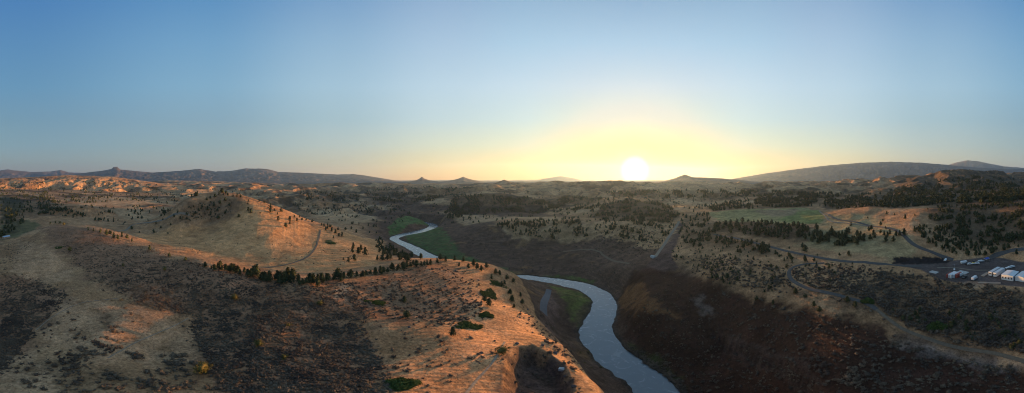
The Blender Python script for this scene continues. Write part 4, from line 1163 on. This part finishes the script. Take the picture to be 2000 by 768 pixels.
at_px('sage', [(237,587,1.0),(257,615,1.1),(222,648,1.3),(215,640,1.0),(200,630,.8),(236,680,1.1),(268,700,1.6),(275,697,1.2),(248,690,1.0),(262,693,1.3)], 'alone on the tan flat')
scatter('sage', [(1310,500),(1420,500),(1530,525),(1690,525),(1800,540),(1990,570),(2000,690),(1900,670),(1780,640),(1700,600),(1570,560),(1500,570),(1380,545)], 3600, .6, 1.6, 'scrub on the slopes below the yard', .3)
scatter('sage', [(1150,450),(1310,440),(1300,480),(1270,500),(1180,480)], 500, .6, 1.5, 'scrub on the terrace by the dam road')
scatter('sage', [(1220,680),(1260,695),(1330,745),(1340,768),(1300,765),(1240,715)], 260, .6, 1.4, 'willow scrub on the right bank')
scatter('sage', [(1220,600),(1300,540),(1500,590),(1700,640),(1850,700),(1990,720),(1990,768),(1360,768),(1240,680)], 1500, .4, 1.3, 'scrub on the dark slope')
scatter('sage', [(960,470),(1180,465),(1280,500),(1200,540),(1020,530),(900,500),(880,470)], 500, .5, 1.4, 'scrub on the bare slope across the river')
scatter('sage', [(270,470),(440,430),(640,450),(740,480),(700,520),(560,525),(400,500)], 120, .4, 1.0, 'scrub on the golden fields')
scatter('sage', [(1540,518),(1600,515),(1690,520),(1740,545),(1700,580),(1600,560),(1550,545)], 420, .5, 1.3, 'scrub inside the road loop')

for k_, (x_, y_) in enumerate([(870,560),(905,575),(845,590),(925,600),(890,530),(935,548),(818,575),(985,600),(1015,620),(1040,650),(1070,668),(1085,690),(1105,735),(1010,672),(1060,675),(1120,755),(860,620),(940,690),(800,640),(1030,605)]):
    boulder(x_, y_, .5 + .5 * prng.random(), 'small rusty rock on the shoulder above the river', name='rock', seed=k_ + 20, cat='rock', group='rocks on the shoulder above the river')
# green thickets: things of their own
def thicket(x, y, w, d, h, label, seed, n=260):
    p = hit(x, y)
    a = math.atan2(p[0], p[1]); g = np.random.default_rng(seed)
    rad = np.sqrt(g.random(n)); th = g.random(n) * 2 * math.pi
    lob = 1 + .25 * np.sin(3 * th + seed) + .15 * np.sin(5 * th)
    u = rad * np.cos(th) * w / 2 * lob; v = rad * np.sin(th) * d / 2 * lob
    X = p[0] + u * math.cos(a) + v * math.sin(a); Y = p[1] - u * math.sin(a) + v * math.cos(a)
    Zs = zat(X, Y)
    VV = []; FF = []; o = 0
    for i in range(n):
        V, F = FARV['round'][i % 4]
        s = h * (.5 + .7 * g.random()) * (1.1 - .5 * rad[i])
        q = V * s * np.array([1.2, 1.2, 1.0]) + np.array([X[i] - p[0], Y[i] - p[1], Zs[i] - .1])
        VV.append(q); FF.append(F + o); o += len(q)
    me = me_np('foliage', np.vstack(VV), np.vstack(FF), M['green'])
    t = link(bpy.data.objects.new('green_thicket', me)); t.location = (p[0], p[1], 0)
    return tag(t, label, 'thicket')
thicket(785, 752, 5.5, 5.0, 1.5, 'bright green round thicket at the bottom edge below the dark sagebrush', 1)
thicket(915, 637, 9, 7, 1.1, 'lowest of the three green thickets on the shoulder above the river', 2)
thicket(950, 616, 6, 6, 1.0, 'small green thicket between the lower and upper ones on the shoulder', 3)
thicket(955, 575, 9, 16, 1.0, 'long upper green thicket nearest the brink of the shoulder', 4, 360)
thicket(973, 556, 12, 14, .9, 'topmost green thicket, thin and wide, just under the brink', 8, 300)
thicket(735, 592, 9, 5, 1.0, 'dark green thicket at the edge of the tan clearing', 5)
thicket(648, 475, 14, 8, .9, 'small flat green thicket on the tan slope below the dark clump', 6, 120)
thicket(115, 484, 9, 9, .8, 'green thicket beside the yellowish tree left of the sagebrush', 7, 140)
thicket(1830, 640, 9, 5, 2.2, 'largest dark thicket above the lower road', 9, 160)
thicket(1695, 590, 6, 4, 2.0, 'dark thicket where the paved road bends down', 10, 120)

# ---- choose what is an individual: the 300 largest in view of each kind
trees = sorted([p for p in plants if p['kind'] in ('jun', 'round')], key=lambda p: -p['ang'])
shrubs = sorted([p for p in plants if p['kind'] == 'sage'], key=lambda p: -p['ang'])
ind_t, rest_t = trees[:300], trees[300:]
ind_s, rest_s = shrubs[:300], shrubs[300:]
ORD = ['first','second','third','fourth','fifth','sixth','seventh','eighth','ninth','tenth','eleventh','twelfth','thirteenth','fourteenth','fifteenth','sixteenth','seventeenth','eighteenth','nineteenth','twentieth']
TENS = {2:'twenty',3:'thirty',4:'forty',5:'fifty',6:'sixty',7:'seventy',8:'eighty',9:'ninety'}
def ordw(i):
    if i < 20: return ORD[i]
    n = i + 1; t_, u_ = divmod(n, 10)
    if t_ > 9: return None
    if u_ == 0: return TENS[t_][:-1] + 'ieth'
    return TENS[t_] + '-' + ORD[u_ - 1]
by = {}
for p in ind_t: by.setdefault(p['cl'], []).append(p)
SHARE = {'in the long grove below the hay field', 'in the scrubby wood beside the dam road', 'on the rough ground below the grove', 'in the wood on the right hillside', 'on the slope above the works yard',
         'dark bushy trees on the slope below the yard', 'on the dark terrace across the river'}
proto = {}
for cl, ps in by.items():
    ps.sort(key=lambda p: p['az'])
    n = len(ps)
    for i, p in enumerate(ps):
        kd = p['kind']; k = int(prng.integers(0, 3 if kd == 'round' else 6))
        nm = 'juniper_tree' if kd == 'jun' else 'small_tree'
        z = float(zat(p['x'], p['y']))
        t = empty(nm, (p['x'], p['y'], z - .1), float(prng.random() * 6.28)); s = p['h']; wd = s * (.85 + .4 * prng.random())
        t.scale = (wd, wd, s)
        for pn, me in (('trunk', TR[k % 3]), ('crown', CROWN[kd, k])):
            link(bpy.data.objects.new(pn, me), t)
        o_ = ordw(i)
        if kd == 'jun':
            big = 'tall' if s > 6.3 else 'low' if s < 3.2 else 'dark'
            if cl in SHARE or 'far' in cl or o_ is None:
                lab = 'dark juniper ' + cl.replace('dark bushy trees ', '')
            elif n == 1: lab = big + ' juniper ' + cl
            else: lab = '%s juniper from the left %s' % (o_, cl)
            tag(t, ' '.join(lab.split()[:16]), 'tree', 'junipers ' + cl.replace('dark bushy trees ', ''))
        else:
            if cl.startswith('rust'): lab = '%s rust-tinged tree from the left at the left end of the crest' % (o_ or 'a')
            elif cl == 'olive bush': lab = ('olive bush by the tan clearing on the shoulder', 'olive bush at the lip of the quarry hollow')[min(i, 1)]
            elif cl.startswith('low olive'): lab = 'low olive bush on the bare river slope'
            else: lab = '%s yellowish bush from the left among the foreground sagebrush' % (o_ or 'a')
            tag(t, lab, 'bush', {'r': 'rust-tinged trees', 'y': 'yellowish bushes in the sagebrush', 'o': 'olive bushes', 'l': 'bushes on the river slope'}[cl[0]])
for p in ind_s:
    k = int(prng.integers(0, len(SHR)))
    o = link(bpy.data.objects.new('sagebrush', SHR[k])); s = p['h']; wd = s * (1.1 + .5 * prng.random())
    o.location = (p['x'], p['y'], float(zat(p['x'], p['y'])) - .08); o.rotation_euler.z = float(prng.random() * 6.28); o.scale = (wd, wd, s)
    tag(o, 'grey-brown sagebrush bush ' + p['cl'], 'shrub', 'sagebrush ' + p['cl'])

def merge(name, ps, mats, label, group=None):
    VV, FF, MI, o = [], [], [], 0
    X = np.array([p['x'] for p in ps]); Y = np.array([p['y'] for p in ps]); Zs = zat(X, Y)
    for i, p in enumerate(ps):
        kd = p['kind']; near = p['ang'] > .016 and kd == 'sage'
        src = NEAR[kd] if near else FARV[kd]
        V, F = src[int(prng.integers(0, len(src)))]
        a = prng.random() * 6.28; s = p['h']; wd = s * ((1.1 + .5 * prng.random()) if kd == 'sage' else (.9 + .45 * prng.random()))
        q = np.empty_like(V); ca_, sa_ = math.cos(a) * wd, math.sin(a) * wd
        q[:, 0] = V[:, 0] * ca_ - V[:, 1] * sa_ + X[i]; q[:, 1] = V[:, 0] * sa_ + V[:, 1] * ca_ + Y[i]; q[:, 2] = V[:, 2] * s + Zs[i] - .1
        VV.append(q); FF.append(F + o); MI.append(np.full(len(F), 0 if kd != 'round' else min(1, len(mats) - 1))); o += len(q)
    ob = mesh_np(name, np.vstack(VV), np.vstack(FF), mats, matidx=np.concatenate(MI))
    return tag(ob, label, name.replace('_', ' ') if False else ('woodland' if 'tree' in name or 'wood' in name else 'scrub'), kind='stuff')
merge('distant_woodland', rest_t, [M['juniper'], M['oak']], 'dark junipers massed over the distant hills and terraces')
merge('sagebrush_cover', rest_s, [M['sage']], 'dense low sagebrush covering the ridges and slopes')

# ------------------------------------------------------------------ air
hb = MB().box((0, 0, 0), (1, 1, 1), 0)
mh, nt, b = nodes('haze_air')
nt.nodes.remove(b)
pv = nt.nodes.new('ShaderNodeVolumePrincipled')
pv.inputs['Color'].default_value = (.50, .74, 1.0, 1)
pv.inputs['Density'].default_value = HAZE_D
pv.inputs['Anisotropy'].default_value = .48
nt.links.new(pv.outputs[0], nt.nodes['Material Output'].inputs['Volume'])
hz = hb.build('haze', mh)
zlo = float(Z2.min()) - 1.5; zhi = float(max(Z2.max(), CAMZ)) + 40
hz.location = (0, 0, (zlo + zhi) / 2); hz.scale = (31600, 31600, zhi - zlo)
tag(hz, 'thin evening haze over the hills', 'haze', kind='stuff')
